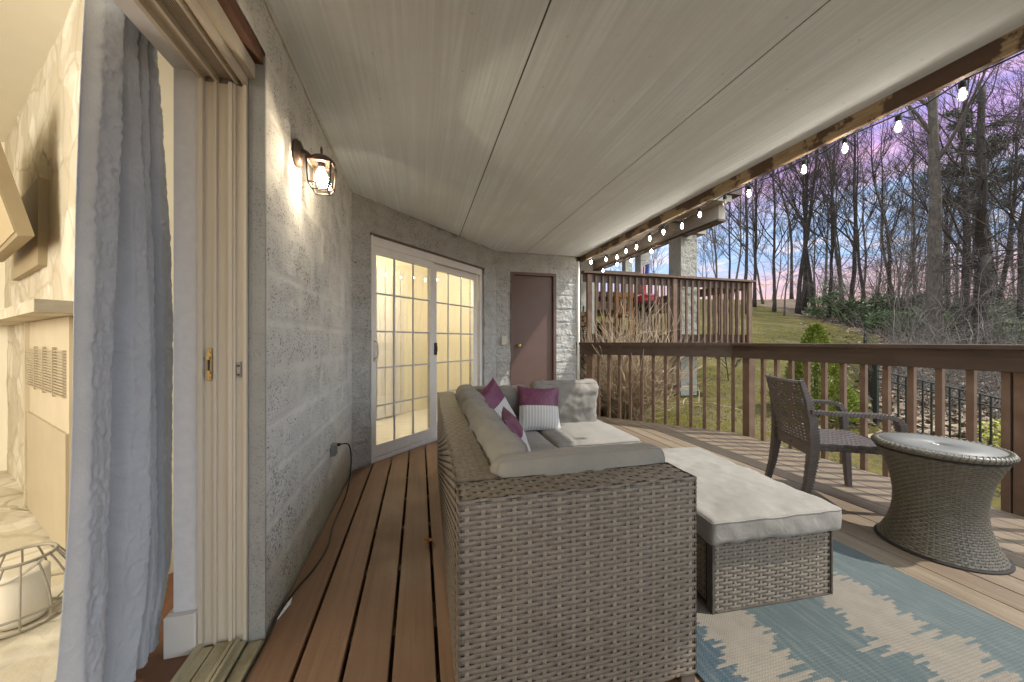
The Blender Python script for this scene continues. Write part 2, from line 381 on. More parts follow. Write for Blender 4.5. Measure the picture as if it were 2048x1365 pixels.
# fireplace
def m_stone():
    t=NT('pale_rubble_stone'); p=t.pos((1,1,1.1)); d=t.noise(p,1.6,3); pv=t.mix(.25,p,t.comb(d,t.math('MULTIPLY',d,.7),d),'ADD')
    v=t.vor(pv,2.9); n=t.noise(p,6,6,.6); b=t.noise(pv,3.1,2,.4); rnd=t.sep(v.outputs['Color'])[0]; e=t.vor(pv,2.3,'DISTANCE_TO_EDGE')
    col=t.mix(rnd,(.60,.55,.44),(.80,.765,.67)); col=t.mix(t.ramp(b,[(.46,0),(.55,.5)]),col,(.50,.44,.325)); col=t.mix(t.ramp(n,[(.3,.25),(.6,0)]),col,(.45,.39,.29)); col=t.mix(t.ramp(e.outputs['Distance'],[(.01,.5),(.04,0)]),col,(.44,.38,.27))
    h=t.math('ADD',t.math('MULTIPLY',rnd,.8),t.math('ADD',t.math('MULTIPLY',n,.6),t.ramp(b,[(.47,.6),(.53,0)])))
    return t.done(col,.9,t.bump(h,.6,.04),.15)
M['fire_stone']=m_stone()  # pale and low in contrast: the room's washed-out haze is in the colour
M['insert']=mottled('hazed_metal_insert',(.57,.50,.37),(.63,.56,.42),5,.6)  # insert tones lightened towards the stone to paint in the haze
M['insert_dark']=mottled('hazed_metal_insert_dark',(.47,.40,.29),(.51,.44,.32),5,.6)
M['wire']=mottled('grey_wire',(.36,.33,.26),(.42,.38,.31),20,.5)  # wire lightened too, haze painted into its colour
M['candle']=m_plain('cream_wax',(.8,.74,.62),.5)
M['tv_body']=mottled('hazed_television_case',(.36,.29,.18),(.40,.33,.21),8,.5)  # case and screen tan instead of dark: haze put into the colour
M['tv_screen']=mottled('hazed_television_screen',(.50,.41,.25),(.53,.44,.28),3,.5)

# ------------------------------------------------------------------ camera
CAMH=1.12; TH=math.atan(186/700)
cam=bpy.data.objects.new('camera',bpy.data.cameras.new('camera')); C.objects.link(cam); sc.camera=cam
cam.location=(0,0,CAMH); cam.rotation_euler=(R(90),0,-TH); cam.data.lens=36*700/2048; cam.data.sensor_width=36
cam.data.clip_start=.05; cam.data.clip_end=1500
Fv=(math.sin(TH),math.cos(TH)); Rv=(math.cos(TH),-math.sin(TH))
def at(px,depth):                        # bearing (as a picture column) and distance -> ground x, y
    a=(px-1024)/700; return (depth*(Fv[0]+a*Rv[0]),depth*(Fv[1]+a*Rv[1]))

# ------------------------------------------------------------------ terrain
def sst(a,b,x): t=max(0,min(1,(x-a)/(b-a))); return t*t*(3-2*t)
def height(x,y):
    yy=y
    h=-.85+(.2*(yy-2) if yy>2 else .08*(yy-2))
    h+=.0045*max(0,min(yy,24)-10)**2
    if yy>24: h-= .2*(yy-24); h+= .10*min(yy-24,14)
    h+=.10*(mnoise.noise(Vector((x*.16,y*.16,3)))) *sst(4.5,9,x)
    h+=.9*sst(14,40,x)*sst(0,8,y+4)*.6
    k=sst(3.4,2.2,x) if False else 1-sst(2.2,3.2,x)
    return h*(1-k)+min(h,-.6)*k
def wood(x,y):
    if y<4.4: bx=7.9
    else:
        pts=[(7.9,4.4),(21.6,11.8),(24.6,16.3),(26,22.1),(26,200)]
        bx=26
        for (x0,y0),(x1,y1) in zip(pts,pts[1:]):
            if y0<=y<=y1: bx=x0+(x1-x0)*(y-y0)/(y1-y0); break
    return max(0,min(1,.5+(x-bx)*.45))
def axis(a,b,st,lo,hi):
    l=[]; v=a
    while v<=b: l.append(v); v+=st
    s=st; v=b
    while v<hi: s*=1.35; v=min(v+s,hi); l.append(v)
    s=st; v=a
    while v>lo: s*=1.35; v=max(v-s,lo); l.insert(0,v)
    return l
xs=axis(-3,34,.4,-300,420); ys=axis(-3,34,.4,-200,420)
me=bpy.data.meshes.new('ground'); vv=[(x,y,height(x,y)) for y in ys for x in xs]; nx=len(xs)
ff=[(j*nx+i,j*nx+i+1,(j+1)*nx+i+1,(j+1)*nx+i) for j in range(len(ys)-1) for i in range(nx-1)]
me.from_pydata(vv,[],ff); at_=me.attributes.new('wood','FLOAT','POINT'); at_.data.foreach_set('value',[wood(v[0],v[1]) for v in vv])
me.materials.append(M['ground']); me.polygons.foreach_set('use_smooth',[True]*len(ff))
og=bpy.data.objects.new('ground',me); C.objects.link(og); og['kind']='structure'

# ------------------------------------------------------------------ HOUSE
XW=-.565; CO=(-.565,3.288); BW=4.923; XE=2.33
CZ=2.41
house=thing('house','grey block house wall with covered porch, white sliding doors and brown door','house',(-.565,1.53,0))
def block_face(mb,o,u,n,width,z0,z1,amp,step,holes=(),course=.2,blen=.4,mort=.006,seed=0,m=0):
    """displaced block masonry face: o origin, u direction, n outward normal"""
    o=Vector(o);u=Vector(u);n=Vector(n)
    us=set([0,width]);zs=set([z0,z1]); k=0
    while k*step<width: us.add(round(k*step,4)); k+=1
    k=0
    while z0+k*step<z1: zs.add(round(z0+k*step,4)); k+=1
    for h in holes:
        for q in h[:2]: us.add(q)
        for q in h[2:]: zs.add(q)
    us=sorted(q for q in us if 0<=q<=width); zs=sorted(q for q in zs if z0<=q<=z1)
    idx={}; base=len(mb.v)
    for j,z in enumerate(zs):
        r=math.floor(z/course)
        dz=min(z-r*course,(r+1)*course-z)
        for i,uu in enumerate(us):
            q=uu+(blen/2 if r%2 else 0); c=math.floor(q/blen); du=min(q-c*blen,(c+1)*blen-q)
            p=o+u*uu; P=Vector((p.x,p.y,z))*1.0+Vector((0,0,seed*9.1))
            d=amp*(mnoise.fractal(P*9,.9,2.1,4))*.75+amp*.5*mnoise.noise(Vector((c*3.3,r*5.7,seed)))
            e=min(dz,du)
            if e<mort: d=d*.3-amp*.55
            if i in(0,len(us)-1): d=0
            mb.v.append(p+n*d+Vector((0,0,z)))
    W=len(us)
    for j in range(len(zs)-1):
        for i in range(W-1):
            cu=(us[i]+us[i+1])/2; cz=(zs[j]+zs[j+1])/2
            if any(h[0]<cu<h[1] and h[2]<cz<h[3] for h in holes): continue
            a=base+j*W+i; mb.f.append((a,a+1,a+W+1,a+W)); mb.m.append(m)
s2=math.sqrt(.5)
# wall with the lantern (parallel to the boards)
w=MB()
block_face(w,(XW,1.53,0),(0,1,0),(1,0,0),CO[1]-1.53,-.03,CZ,.0075,.014,seed=1,mort=.006)
w.box((-.84,1.532,-.6),(XW-.012,3.45,CZ))
w.build('wall',[M['block_smooth']],house,True)['label']='speckled block wall that carries the lantern'
w=MB(); # raw block reveal of the doorway + head and wall behind the camera
w.box((-.617,1.522,-.03),(XW+.001,1.534,2.2),0)
w.build('door_reveal',[M['block_raw']],house)
w=MB()
block_face(w,(XW,-.45,0),(0,1,0),(1,0,0),1.98,2.215,CZ,.004,.02,seed=2,mort=.004)
w.box((-.84,-.45,2.215),(XW-.012,1.531,CZ)); w.box((-.84,-2.6,-.6),(XW,-.45,CZ))
w.build('wall',[M['block_smooth']],house,True)['label']='speckled block strip above the open doorway'
w=MB(); w.box((-.612,-.45,2.165),(XW-.004,1.5295,2.212)); w.build('lintel',M['lintel_brown'],house)
# 45 degree wall with the sliding door
s0,s1=.192,2.010; W45=2.312
w=MB()
block_face(w,(CO[0],CO[1],0),(s2,s2,0),(s2,-s2,0),W45,-.02,CZ,.020,.016,holes=[(s0,s1,-.02,2.112)],seed=3)
n45=Vector((s2,-s2,0)); u45=Vector((s2,s2,0)); O45=Vector((CO[0],CO[1],0))
def L45(u,d,z): return O45+u45*u+n45*d+Vector((0,0,z))
M45=Matrix.Translation(O45)@Matrix.Rotation(R(45),4,'Z')      # local x along wall, local -y outward
w.box((0,.013,-.5),(s0,.25,CZ),M=M45); w.box((s1,.013,-.5),(W45+.1,.25,CZ),M=M45); w.box((s0,.013,2.112),(s1,.25,CZ),M=M45); w.box((s0,.013,-.5),(s1,.25,-.012),M=M45)
w.build('wall',[M['block_split']],house,True)['label']='rough split block wall around the sliding door'
# brown door wall
w=MB(); XB=1.07; d0,d1=1.286-XB,1.994-XB
block_face(w,(XB,BW,0),(1,0,0),(0,-1,0),XE-XB,-.02,CZ,.020,.016,holes=[(d0,d1,-.02,2.13)],seed=4)
w.box((XB,BW+.013,-.5),(XB+d0,BW+.3,CZ)); w.box((XB+d1,BW+.013,-.5),(XE-.003,BW+.3,CZ)); w.box((XB+d0,BW+.013,2.13),(XB+d1,BW+.3,CZ)); 
block_face(w,(XE,BW,0),(0,1,0),(1,0,0),.3,-.4,CZ,.012,.022,seed=5)
w.build('wall',[M['block_split']],house,True)['label']='rough split block wall around the brown door'
# porch ceiling in three sheets with open joints
poly=[(XW,-2.6),(2.385,-2.6),(2.385,BW-.01),(XB,BW-.01),(XW,CO[1])]
cb=MB()
def clipx(poly,a,b):
    def cut(P,x,keep):
        o=[]
        for i in range(len(P)):
            p,q=P[i],P[(i+1)%len(P)]; ip=keep(p[0]-x); iq=keep(q[0]-x)
            if ip: o.append(p)
            if ip!=iq:
                t=(x-p[0])/(q[0]-p[0]); o.append((x,p[1]+t*(q[1]-p[1])))
        return o
    P=cut(poly,a,lambda d:d>=-1e-9); return cut(P,b,lambda d:d<=1e-9)
for a,b in ((XW,.478),(.487,1.500),(1.509,2.385)): cb.prism(clipx(poly,a,b),CZ,CZ+.02)
cb.build('porch_ceiling',M['ceiling'],house)
cb=MB(); cb.prism([(XW-.3,-2.6),(2.40,-2.6),(2.40,BW+.3),(-.565,BW+.3),(XW-.3,CO[1])],CZ+.022,CZ+.25); cb.build('roof_deck',M['brown_dark'],house)
cb=MB()
for x in (.4825,1.5045): cb.box((x-.014,-2.6,CZ+.004),(x+.014,BW-.03,CZ+.0215))
cb.build('joint_strip',M['rattan_frame'],house)
# caulk bead along the wall top
cb=MB(); pts=[(XW+.006,1.5+i*.06,CZ-.006+.004*mnoise.noise(Vector((i*.7,0,0)))) for i in range(31) if 1.5+i*.06<3.3]; cb.tube(pts,[.010+.004*mnoise.noise(Vector((i*1.3,4,0))) for i in range(len(pts))],6)
cb.build('caulk_bead',M['block_smooth'],house,True)
b=MB(); b.box((2.386,-2.6,2.325),(2.424,4.96,2.56),bev=.004); b.build('edge_beam',M['beam'],house)
b=MB(); b.box((2.31,4.925,2.335),(2.384,4.96,2.56)); b.build('end_board',M['beam'],house)

# open doorway frame (white vinyl, grooves, track)
fr=MB(); Y0=1.53
def jamb(x0,x1,dep): fr.box((x0,Y0-dep,.005),(x1,Y0-.0015,2.07))
jamb(-.771,-.757,.020); jamb(-.757,-.725,.004); jamb(-.725,-.716,.016); jamb(-.716,-.676,.006); jamb(-.676,-.664,.024); jamb(-.664,-.656,.018); jamb(-.656,-.636,.008); jamb(-.636,-.630,.012); jamb(-.630,-.619,.022)
fr.build('door_frame',M['cream_vinyl'],house)
hd=MB()
for x0,x1,dz in ((-.771,-.757,.0),(-.757,-.722,.02),(-.722,-.712,.0),(-.712,-.66,.028),(-.66,-.652,.006),(-.652,-.634,.026),(-.634,-.6195,.004)): hd.box((x0,-.42,2.07+dz),(x1,Y0-.002,2.13))
for i in range(8): hd.box((-.708+i*.006,-.42,2.092),(-.705+i*.006,Y0-.002,2.099))
hd.box((-.6185,-.42,2.105),(-.595,Y0+.0,2.160)); hd.build('door_head',M['cream_vinyl'],house)
tr=MB()
tr.box((-.771,-.42,.0),(-.722,1.508,.012)); tr.box((-.771,-.42,.012),(-.757,1.509,.028)); tr.box((-.722,-.42,.0),(-.712,1.506,.006))
tr.box((-.712,-.42,.0),(-.668,1.507,.018)); tr.box((-.668,-.42,.0),(-.655,1.505,.022)); tr.box((-.655,-.42,.0),(-.648,1.505,.005)); tr.box((-.648,-.42,.0),(-.638,1.505,.028)); tr.box((-.638,-.42,0),(-.620,1.505,.012))
for i in range(6): tr.box((-.709+i*.0065,-.42,.018),(-.706+i*.0065,1.506,.021))
tr.build('door_track',M['cream_dirty'],house)
le=MB(); le.box((-.6195,-.45,-.3),(-.5635,1.52,-.004),bev=.006); le.build('sill_ledge',M['concrete'],house)
lt=MB(); lt.box((-.748,Y0-.012,.975),(-.733,Y0-.004,1.092),bev=.002); lt.box((-.746,Y0-.020,1.0),(-.735,Y0-.012,1.012)); lt.box((-.746,Y0-.020,1.052),(-.735,Y0-.012,1.064)); lt.box((-.743,Y0-.0165,1.012),(-.738,Y0-.012,1.052),m=1)
lt.tube([(-.7405,Y0-.012,.987),(-.7405,Y0-.018,.987)],.005,8); lt.tube([(-.7405,Y0-.012,1.08),(-.7405,Y0-.018,1.08)],.005,8)
lt.build('latch_keeper',[M['brass'],M['black_metal']],house)
lt=MB(); lt.box((-.652,Y0-.016,.985),(-.640,Y0-.0085,1.042),bev=.001); lt.tube([(-.646,Y0-.014,.995),(-.646,Y0-.02,.995)],.004,8,1); lt.tube([(-.646,Y0-.014,1.028),(-.646,Y0-.02,1.028)],.004,8,1)
lt.build('strike_plate',[M['grey_metal'],M['black_metal']],house)
iw=MB(); iw.box((-.852,1.527,0),(-.7725,3.6,2.12)); iw.box((-.852,-2.6,2.10),(-.7725,1.5265,2.9)); iw.box((-.852,1.527,2.12),(-.845,3.6,2.9)); iw.box((-.852,-2.6,0),(-.775,-.5,2.1))
iw.build('drywall_return',M['drywall'],house)
bb=MB(); bb.box((-.868,1.500,0),(-.7735,1.526,.145),bev=.003); bb.box((-.868,1.5265,0),(-.853,3.5,.145)); bb.build('baseboard',M['white_trim'],house)
# living room behind the doorway
rm=MB(); rm.quad((-.772,-2.6,0),(-.772,5,0),(-5.2,5,0),(-5.2,-2.6,0)); rm.build('room_floor',M['room_floor'],house)
rm=MB(); rm.box((-5.3,-2.7,-.02),(-5.2,5,2.7)); rm.box((-5.2,-2.7,-.02),(-.85,-2.6,2.7)); rm.box((-5.2,3.6,-.02),(-.86,3.7,2.7)); rm.build('room_wall',M['room_wall'],house)
rm=MB(); rm.box((-5.2,-2.6,2.645),(-.853,3.6,2.75))
rm.build('room_ceiling',M['room_wall'],house)
# room behind the sliding door
rm=MB()
for q in ((0,1.3,W45+.0,1.4),): rm.box((-.2,1.5,-.02),(W45+.2,1.6,2.5),M=M45)
rm.box((-.25,.26,-.02),(-.2,1.5,2.5),M=M45); rm.box((W45+.2,.32,-.02),(W45+.25,1.5,2.5),M=M45); rm.build('room_wall',M['room_wall'],house)
rm=MB(); rm.box((-.2,.251,2.40),(W45+.2,1.5,2.5),M=M45); rm.build('room_ceiling',M['room_wall'],house)
rm=MB(); rm.box((-.2,.251,-.05),(W45+.2,1.5,-.01),M=M45); rm.build('room_floor',M['white_trim'],house)

# sliding door: outer frame is the part, panels / grilles / panes / handle are its sub-parts
f=MB()
f.box((s0+.002,-.012,0),(s0+.024,.10,2.09),M=M45); f.box((s1-.05,.03,0),(s1-.002,.12,2.09),M=M45); f.box((s0+.024,.005,2.02),(s1-.05,.11,2.09),M=M45)
f.box((s0+.024,-.004,0),(s1-.05,.12,.035),M=M45); f.box((s0+.024,.02,.035),(s1-.05,.035,.05),M=M45); f.box((s0+.024,.055,.035),(s1-.05,.07,.055),M=M45)
f.box((s0+.024,-.006,2.005),(s1-.05,.005,2.02),M=M45)
sld=f.build('sliding_door',M['white_trim'],house); sld['label']='white sliding patio door with square grilles'
f=MB(); f.box((s0+.002,-.014,2.092),(s1-.002,.02,2.11),M=M45); f.build('head_flashing',M['brown_paint'],house)
def panel(a,b,g0,g1,y0,y1,z0,z1,gz0,gz1,vx,hz):
    p=MB(); p.box((a,y0,z0),(g0,y1,z1),M=M45); p.box((g1,y0,z0),(b,y1,z1),M=M45); p.box((g0,y0+.001,z0),(g1,y1-.001,gz0),M=M45); p.box((g0,y0+.001,gz1),(g1,y1-.001,z1),M=M45)
    p.build('door_panel',M['white_trim'],sld)
    q=MB(); ym=(y0+y1)/2-.004
    for v in vx: q.box((v-.008,ym-.007,gz0),(v+.008,ym+.003,gz1),M=M45)
    for h in hz: q.box((g0,ym-.005,h-.008),(g1,ym+.002,h+.008),M=M45)
    q.build('grille',M['grille'],sld)
    q=MB(); q.quad(*[M45@Vector(c) for c in ((g0,ym+.006,gz0),(g1,ym+.006,gz0),(g1,ym+.006,gz1),(g0,ym+.006,gz1))]); q.build('pane',M['glass'],sld)
M['grille']=mottled('grey_white_grille',(.40,.40,.42),(.45,.45,.47),20,.5)
HZ=(.51,.867,1.21,1.566)
panel(.216,1.03,.259,.973,.005,.045,.05,2.004,.148,1.932,(.484,.732),HZ)
panel(1.045,1.93,1.133,1.848,.055,.095,.056,2.018,.15,1.935,(1.345,1.593),HZ)
f=MB(); f.tube([M45@Vector(q) for q in ((.236,.004,.955),(.236,-.035,.965),(.236,-.05,1.0),(.236,-.05,1.08),(.236,-.035,1.112),(.236,.004,1.122))],.009,8); f.box((.227,.0,.93),(.246,.005,1.145),M=M45)
f.build('handle',M['white_trim'],sld,True)
f=MB(); f.box((1.085,.035,.96),(1.125,.054,1.10),M=M45,bev=.006); f.box((1.095,.022,1.0),(1.115,.035,1.06),M=M45,bev=.004); f.build('lock',M['black_metal'],sld)
f=MB()
for k in range(9):
    x0=1.25+k*.072; f.box((x0,1.40+.012*(k%2),.02),(x0+.066,1.406+.012*(k%2),2.2),M=M45)
f.build('vertical_blind',M['white_trim'],sld)
f=MB()
for k in range(15): f.box((.0,1.42,.06+k*.03),(1.2,1.425,.082+k*.03),M=M45)
f.build('low_blind',M['white_trim'],sld)
# brown door
def LB(x,d,z): return (XB+x,BW-d,z)
f=MB(); f.box(LB(d0+.045,.004,0)[:1]+(BW+.03,.005),(XB+d1-.045,BW+.075,2.085),bev=.003)
dr=f.build('door',M['brown_paint'],house); dr['label']='plain brown slab door with brass knob'
f=MB(); f.box((XB+d0,BW-.012,0),(XB+d0+.043,BW+.09,2.128)); f.box((XB+d1-.043,BW-.012,0),(XB+d1,BW+.09,2.128)); f.box((XB+d0+.043,BW-.012,2.088),(XB+d1-.043,BW+.09,2.128)); f.build('door_casing',M['brown_paint'],dr)
f=MB(); kx=XB+d0+.045+.085; MX=Matrix.Translation((kx,BW+.031,1.055))@Matrix.Rotation(R(90),4,'X')
f.lathe([(.001,-.001),(.031,0),(.031,.006),(.012,.009),(.011,.035),(.022,.042),(.027,.055),(.024,.068),(.01,.075),(.001,.076)],(0,0,0),16,M=MX); f.build('knob',M['brass'],dr,True)
for z in (.25,1.1,1.72):
    f=MB(); f.box((XB+d1-.052,BW+.018,z),(XB+d1-.040,BW+.032,z+.09)); f.build('hinge',M['brown_dark'],dr)
f=MB(); f.tube([(XE+.02,BW-.02,-.3),(XE+.02,BW-.02,2.33)],.022,8); f.build('drain_pipe',M['white_trim'],house,True)
sw=thing('light_switch','ivory light switch on the block wall beside the brown door','light switch',(1.185,BW-.016,1.125))
f=MB(); f.box((1.148,BW-.024,1.065),(1.222,BW-.012,1.185),bev=.003); f.build('cover_plate',M['plate'],sw)
f=MB(); f.box((1.180,BW-.034,1.112),(1.190,BW-.024,1.138),bev=.002); f.build('toggle',M['plate'],sw)

# ------------------------------------------------------------------ deck
EDGE=((2.33,4.99),(3.75,3.42)); DX=3.725
def yend(x):
    if x<XB: return CO[1]+(x-CO[0])-.012
    if x<XE: return BW-.018
    return min(EDGE[0][1]+(x-EDGE[0][0])*(EDGE[1][1]-EDGE[0][1])/(EDGE[1][0]-EDGE[0][0]),99)
dk=MB(); k=0; x=-.556; W=.1565
while x<DX-.02:
    g=.0135 if x<1.2 else .0065
    x1=min(x+W-g,DX); a,b=x,x1
    ya,yb=yend(a),yend(b)
    if a<XB<b: yb=yend(XB-.001)
    if a<XE<b: ya=yb=min(yend(a),yend(b))
    dz=random.uniform(-.0015,.0015); tilt=random.uniform(-.001,.001)
    # boards are made of two or three lengths
    cuts=[-2.8]; 
    if k%3==1: cuts.append(random.uniform(-1.5,.6))
    if k%2==0 and x>.9: cuts.append(random.uniform(1.6,3.0))
    cuts=sorted(cuts)+[None]
    for i in range(len(cuts)-1):
        y0=cuts[i]+(.002 if i else 0); e0,e1=(ya,yb) if cuts[i+1] is None else (cuts[i+1]-.002,)*2
        c=.003; n0=len(dk.v)
        for (xx,yy) in ((a,y0),(b,y0),(b,e1),(a,e0)): dk.v.append(Vector((xx,yy,-.038)))
        for (xx,yy) in ((a,y0),(b,y0),(b,e1),(a,e0)): dk.v.append(Vector((xx,yy,-c+dz)))
        for (xx,yy) in ((a+c,y0+c),(b-c,y0+c),(b-c,e1-c),(a+c,e0-c)): dk.v.append(Vector((xx,yy,dz)))
        for q in ((0,3,2,1),(0,1,5,4),(1,2,6,5),(2,3,7,6),(3,0,4,7),(4,5,9,8),(5,6,10,9),(6,7,11,10),(7,4,8,11),(8,9,10,11)):
            dk.f.append(tuple(n0+t for t in q)); dk.m.append(0)
    x+=W; k+=1
y=-2.6
while y<4.9:                                  # joists below
    xr=DX-.06 if y<3.3 else min(DX-.06,2.33+(4.99-y)*.9-.1); xl=-.55 if y<3.25 else y-3.85+.1
    if xr>xl+.2: dk.box((xl,y,-.23),(xr,y+.038,-.0385),1)
    y+=.405
dk.box((DX-.05,-2.8,-.27),(DX-.01,3.38,-.0385),1)
e0=Vector((*EDGE[0],0)); e1=Vector((*EDGE[1],0)); ed=(e1-e0).normalized(); ang=math.atan2(ed.y,ed.x)
ME=Matrix.Translation(e0)@Matrix.Rotation(ang,4,'Z'); EL=(e1-e0).length
dk.box((0,-.05,-.27),(EL-.03,-.015,-.0385),1,M=ME)
od=dk.build('deck',[M['deck'],M['brown_dark']]); od['kind']='structure'

# ------------------------------------------------------------------ our railing
def baluster(name,parent,h0,h1,s=.038,mat='rail'):
    b=MB(); b.box((-s/2,-s/2,0),(s/2,s/2,h1-h0),bev=.002); o=b.build(name,M[mat]); o.parent=parent; return o
rl=thing('deck_railing','long straight brown deck railing on the right behind the chair and round table','railing',(3.745,1.0,0))
RX=3.745
f=MB(); f.box((3.655,-2.6,1.062),(3.815,3.42,1.097),bev=.004); f.build('top_rail',M['rail_dark'],rl)
f=MB(); f.box((3.690,-2.6,.918),(3.7245,3.435,1.0605),bev=.003); f.box((3.682,-2.6,1.022),(3.6895,3.355,1.0605)); f.build('fascia_rail',M['rail_dark'],rl)
ys_=[3.08-.1535*i for i in range(35)]
first=None
for i,yy in enumerate(ys_):
    if abs(i-12)<.5: continue
    if first is None: first=baluster('baluster',rl,-.22,1.06); o=first
    else: o=first.copy(); C.objects.link(o)
    o.location=(RX-3.745,yy-1.0,-.22)
f=MB(); f.box((3.726,1.33-.06,-.5),(3.815,1.33+.03,1.06),bev=.003); p=f.build('post',M['rail'],rl,loc=(3.77,1.3,-.5))
f=MB(); f.box((3.74,3.25,-.6),(3.83,3.34,1.06),bev=.003); f.build('post',M['rail'],rl,loc=(3.785,3.295,-.6))
f=MB(); f.box((3.742,-1.3,-.6),(3.815,-1.21,1.06),bev=.003); f.build('post',M['rail'],rl,loc=(3.78,-1.25,-.6))
for yy in (2.62,1.95,1.1):
    f=MB(); f.tube([(3.6895,yy,.99),(3.687,yy,.99)],.006,8); f.build('bolt_hole',M['black_metal'],rl)
r2=thing('deck_railing','short angled brown deck railing running from the block wall corner to the straight railing','railing',(2.33,4.99,0),ang)
def rloc(u,d,z): return ME@Vector((u,d,z))
f=MB(); f.box((-.02,-.06,1.064),(EL+.02,.10,1.099),M=ME); f.build('top_rail',M['rail_dark'],r2)
f=MB(); f.box((0,-.034,.920),(EL+.015,-.001,1.0625),M=ME); f.box((0,-.042,1.024),(EL-.03,-.0345,1.0625),M=ME); f.build('fascia_rail',M['rail_dark'],r2)
first=None
for i in range(12):
    u=.375+.1545*i
    if u>EL-.03: break
    if first is None: first=baluster('baluster',r2,-.24,1.06); o=first
    else: o=first.copy(); C.objects.link(o)
    o.location=(u,.021,-.24)
f=MB(); f.box((.19,.0005,-.6),(.28,.09,1.06),M=ME); f.build('post',M['rail'],r2,loc=tuple(rloc(.235,.045,-.6)))

# ------------------------------------------------------------------ string lights
M['bulb']=emit('lit_filament',(1.0,.93,.83),52.0)
M['bulb_off']=mottled('unlit_bulb_glass',(.5,.5,.5),(.6,.6,.6),20,.2)
sl=thing('string_lights','string of small lit bulbs hanging along the peeling beam at the porch edge','string lights',(2.46,2.6,2.3))
by=[1.042,1.269,1.51,1.74,2.14,2.36,2.627,2.85,3.117,3.337,3.584,3.8,4.0,4.276,4.705]
bz=[2.273,2.255,2.269,2.252,2.256,2.272,2.263,2.231,2.252,2.247,2.217,2.223,2.19,2.226,2.285]
cab=[Vector((2.445,-1.5,2.31)),Vector((2.46,.3,2.32))]
bl=None
for i,(yy,zz) in enumerate(zip(by,bz)):
    z=zz; off=i in(5,)
    cab.append(Vector((2.46,yy,z+.068)))
    if i<len(by)-1:
        ym=(yy+by[i+1])/2; zm=min(z,bz[i+1])+.052
        if i%3==1: zm=2.325
        cab.append(Vector((2.452,ym,zm)))
    if bl is None or off:
        b=MB(); b.lathe([(.002,-.017),(.008,-.013),(.0115,-.003),(.011,.006),(.006,.018),(.004,.028)],(2.46,yy,z),12)
        bo=b.build('bulb',M['bulb_off'] if off else M['bulb'],sl,True,loc=(2.46,yy,z))
        q=MB(); q.lathe([(.012,.028),(.014,.031),(.014,.058),(.009,.066),(.004,.07)],(2.46,yy,z),12); so=q.build('socket',M['cable'],bo,True)
        q=MB(); q.lathe([(.004,-.029),(.012,-.026),(.0185,-.013),(.0195,-.001),(.016,.012),(.011,.026),(.0105,.032)],(2.46,yy,z),14); q.build('globe',M['lamp_glass'],bo,True)
        if bl is None: bl=bo
        if off: bo['label']='unlit bulb'
    else: dup(bl,Vector((0,yy-2.6,z-2.3)),sl)
cab.append(Vector((2.40,4.97,2.33)))
f=MB(); f.tube(cab,.0042,6); f.build('cable',M['cable'],sl,True)

# ------------------------------------------------------------------ wall lantern
LX,LY=-.455,1.87
wl=thing('wall_lantern','lit bronze wall lantern on the speckled block wall under the ceiling','wall lamp',(XW,LY,2.01))
MXp=Matrix.Translation((XW,LY,2.01))@Matrix.Rotation(R(90),4,'Y')@Matrix.Diagonal((1.3,1,1,1))
f=MB(); f.lathe([(.05,0),(.052,.010),(.046,.014),(.046,.022),(.036,.027),(.028,.030),(.001,.031)],(0,0,0),24,M=MXp); f.build('backplate',M['bronze'],wl,True)
f=MB(); f.tube([(XW+.02,LY,2.01),(XW+.045,LY,2.006),(XW+.065,LY,1.995),(LX-.048,LY,1.980)],[.030,.022,.014,.009],10); f.build('arm',M['bronze'],wl,True)
f=MB(); zt,zb,zbb=1.975,1.885,1.853
tops=[(LX-.052,LY-.052,zt),(LX+.052,LY-.052,zt),(LX+.052,LY+.052,zt),(LX-.052,LY+.052,zt)]
bots=[(LX-.046,LY-.046,zb-.018),(LX+.046,LY-.046,zb-.018),(LX+.046,LY+.046,zb-.018),(LX-.046,LY+.046,zb-.018)]
feet=[(LX-.032,LY-.032,zbb-.012),(LX+.032,LY-.032,zbb-.012),(LX+.032,LY+.032,zbb-.012),(LX-.032,LY+.032,zbb-.012)]
for i in range(4):
    j=(i+1)%4
    f.tube([tops[i],bots[i]],.0048,6); f.tube([bots[i],feet[i]],.004,6); f.tube([bots[i],bots[j]],.0035,6); f.tube([feet[i],feet[j]],.0035,6); f.tube([tops[i],tops[j]],.005,6)
f.build('cage',M['bronze'],wl,True)
f=MB(); f.lathe([(.058,1.978),(.060,1.984),(.055,1.992),(.040,2.005),(.022,2.013),(.010,2.018),(.006,2.022)],(LX,LY,0),24); f.build('cap',M['bronze'],wl,True)
f=MB(); f.tube([(LX,LY+.011*math.sin(a),2.036+.020*-math.cos(a)) for a in [i*2*math.pi/14 for i in range(15)]],.0030,6); f.build('finial_ring',M['bronze'],wl,True)
f=MB()
for i in range(4):
    j=(i+1)%4; f.quad(Vector(tops[i])*.98+Vector((LX,LY,zt))*.02,Vector(tops[j])*.98+Vector((LX,LY,zt))*.02,Vector(bots[j])*.98+Vector((LX,LY,zt))*.02,Vector(bots[i])*.98+Vector((LX,LY,zt))*.02)
f.build('glass',M['lamp_glass'],wl)
M['lamp_bulb']=emit('lantern_bulb',(1.0,.84,.62),95.0)
f=MB(); f.lathe([(.003,1.868),(.018,1.874),(.027,1.890),(.028,1.908),(.022,1.930),(.013,1.948),(.012,1.955)],(LX,LY,0),16); f.build('bulb',M['lamp_bulb'],wl,True)
f=MB(); f.lathe([(.013,1.955),(.016,1.957),(.016,1.976)],(LX,LY,0),12); f.build('socket',M['bronze'],wl,True)
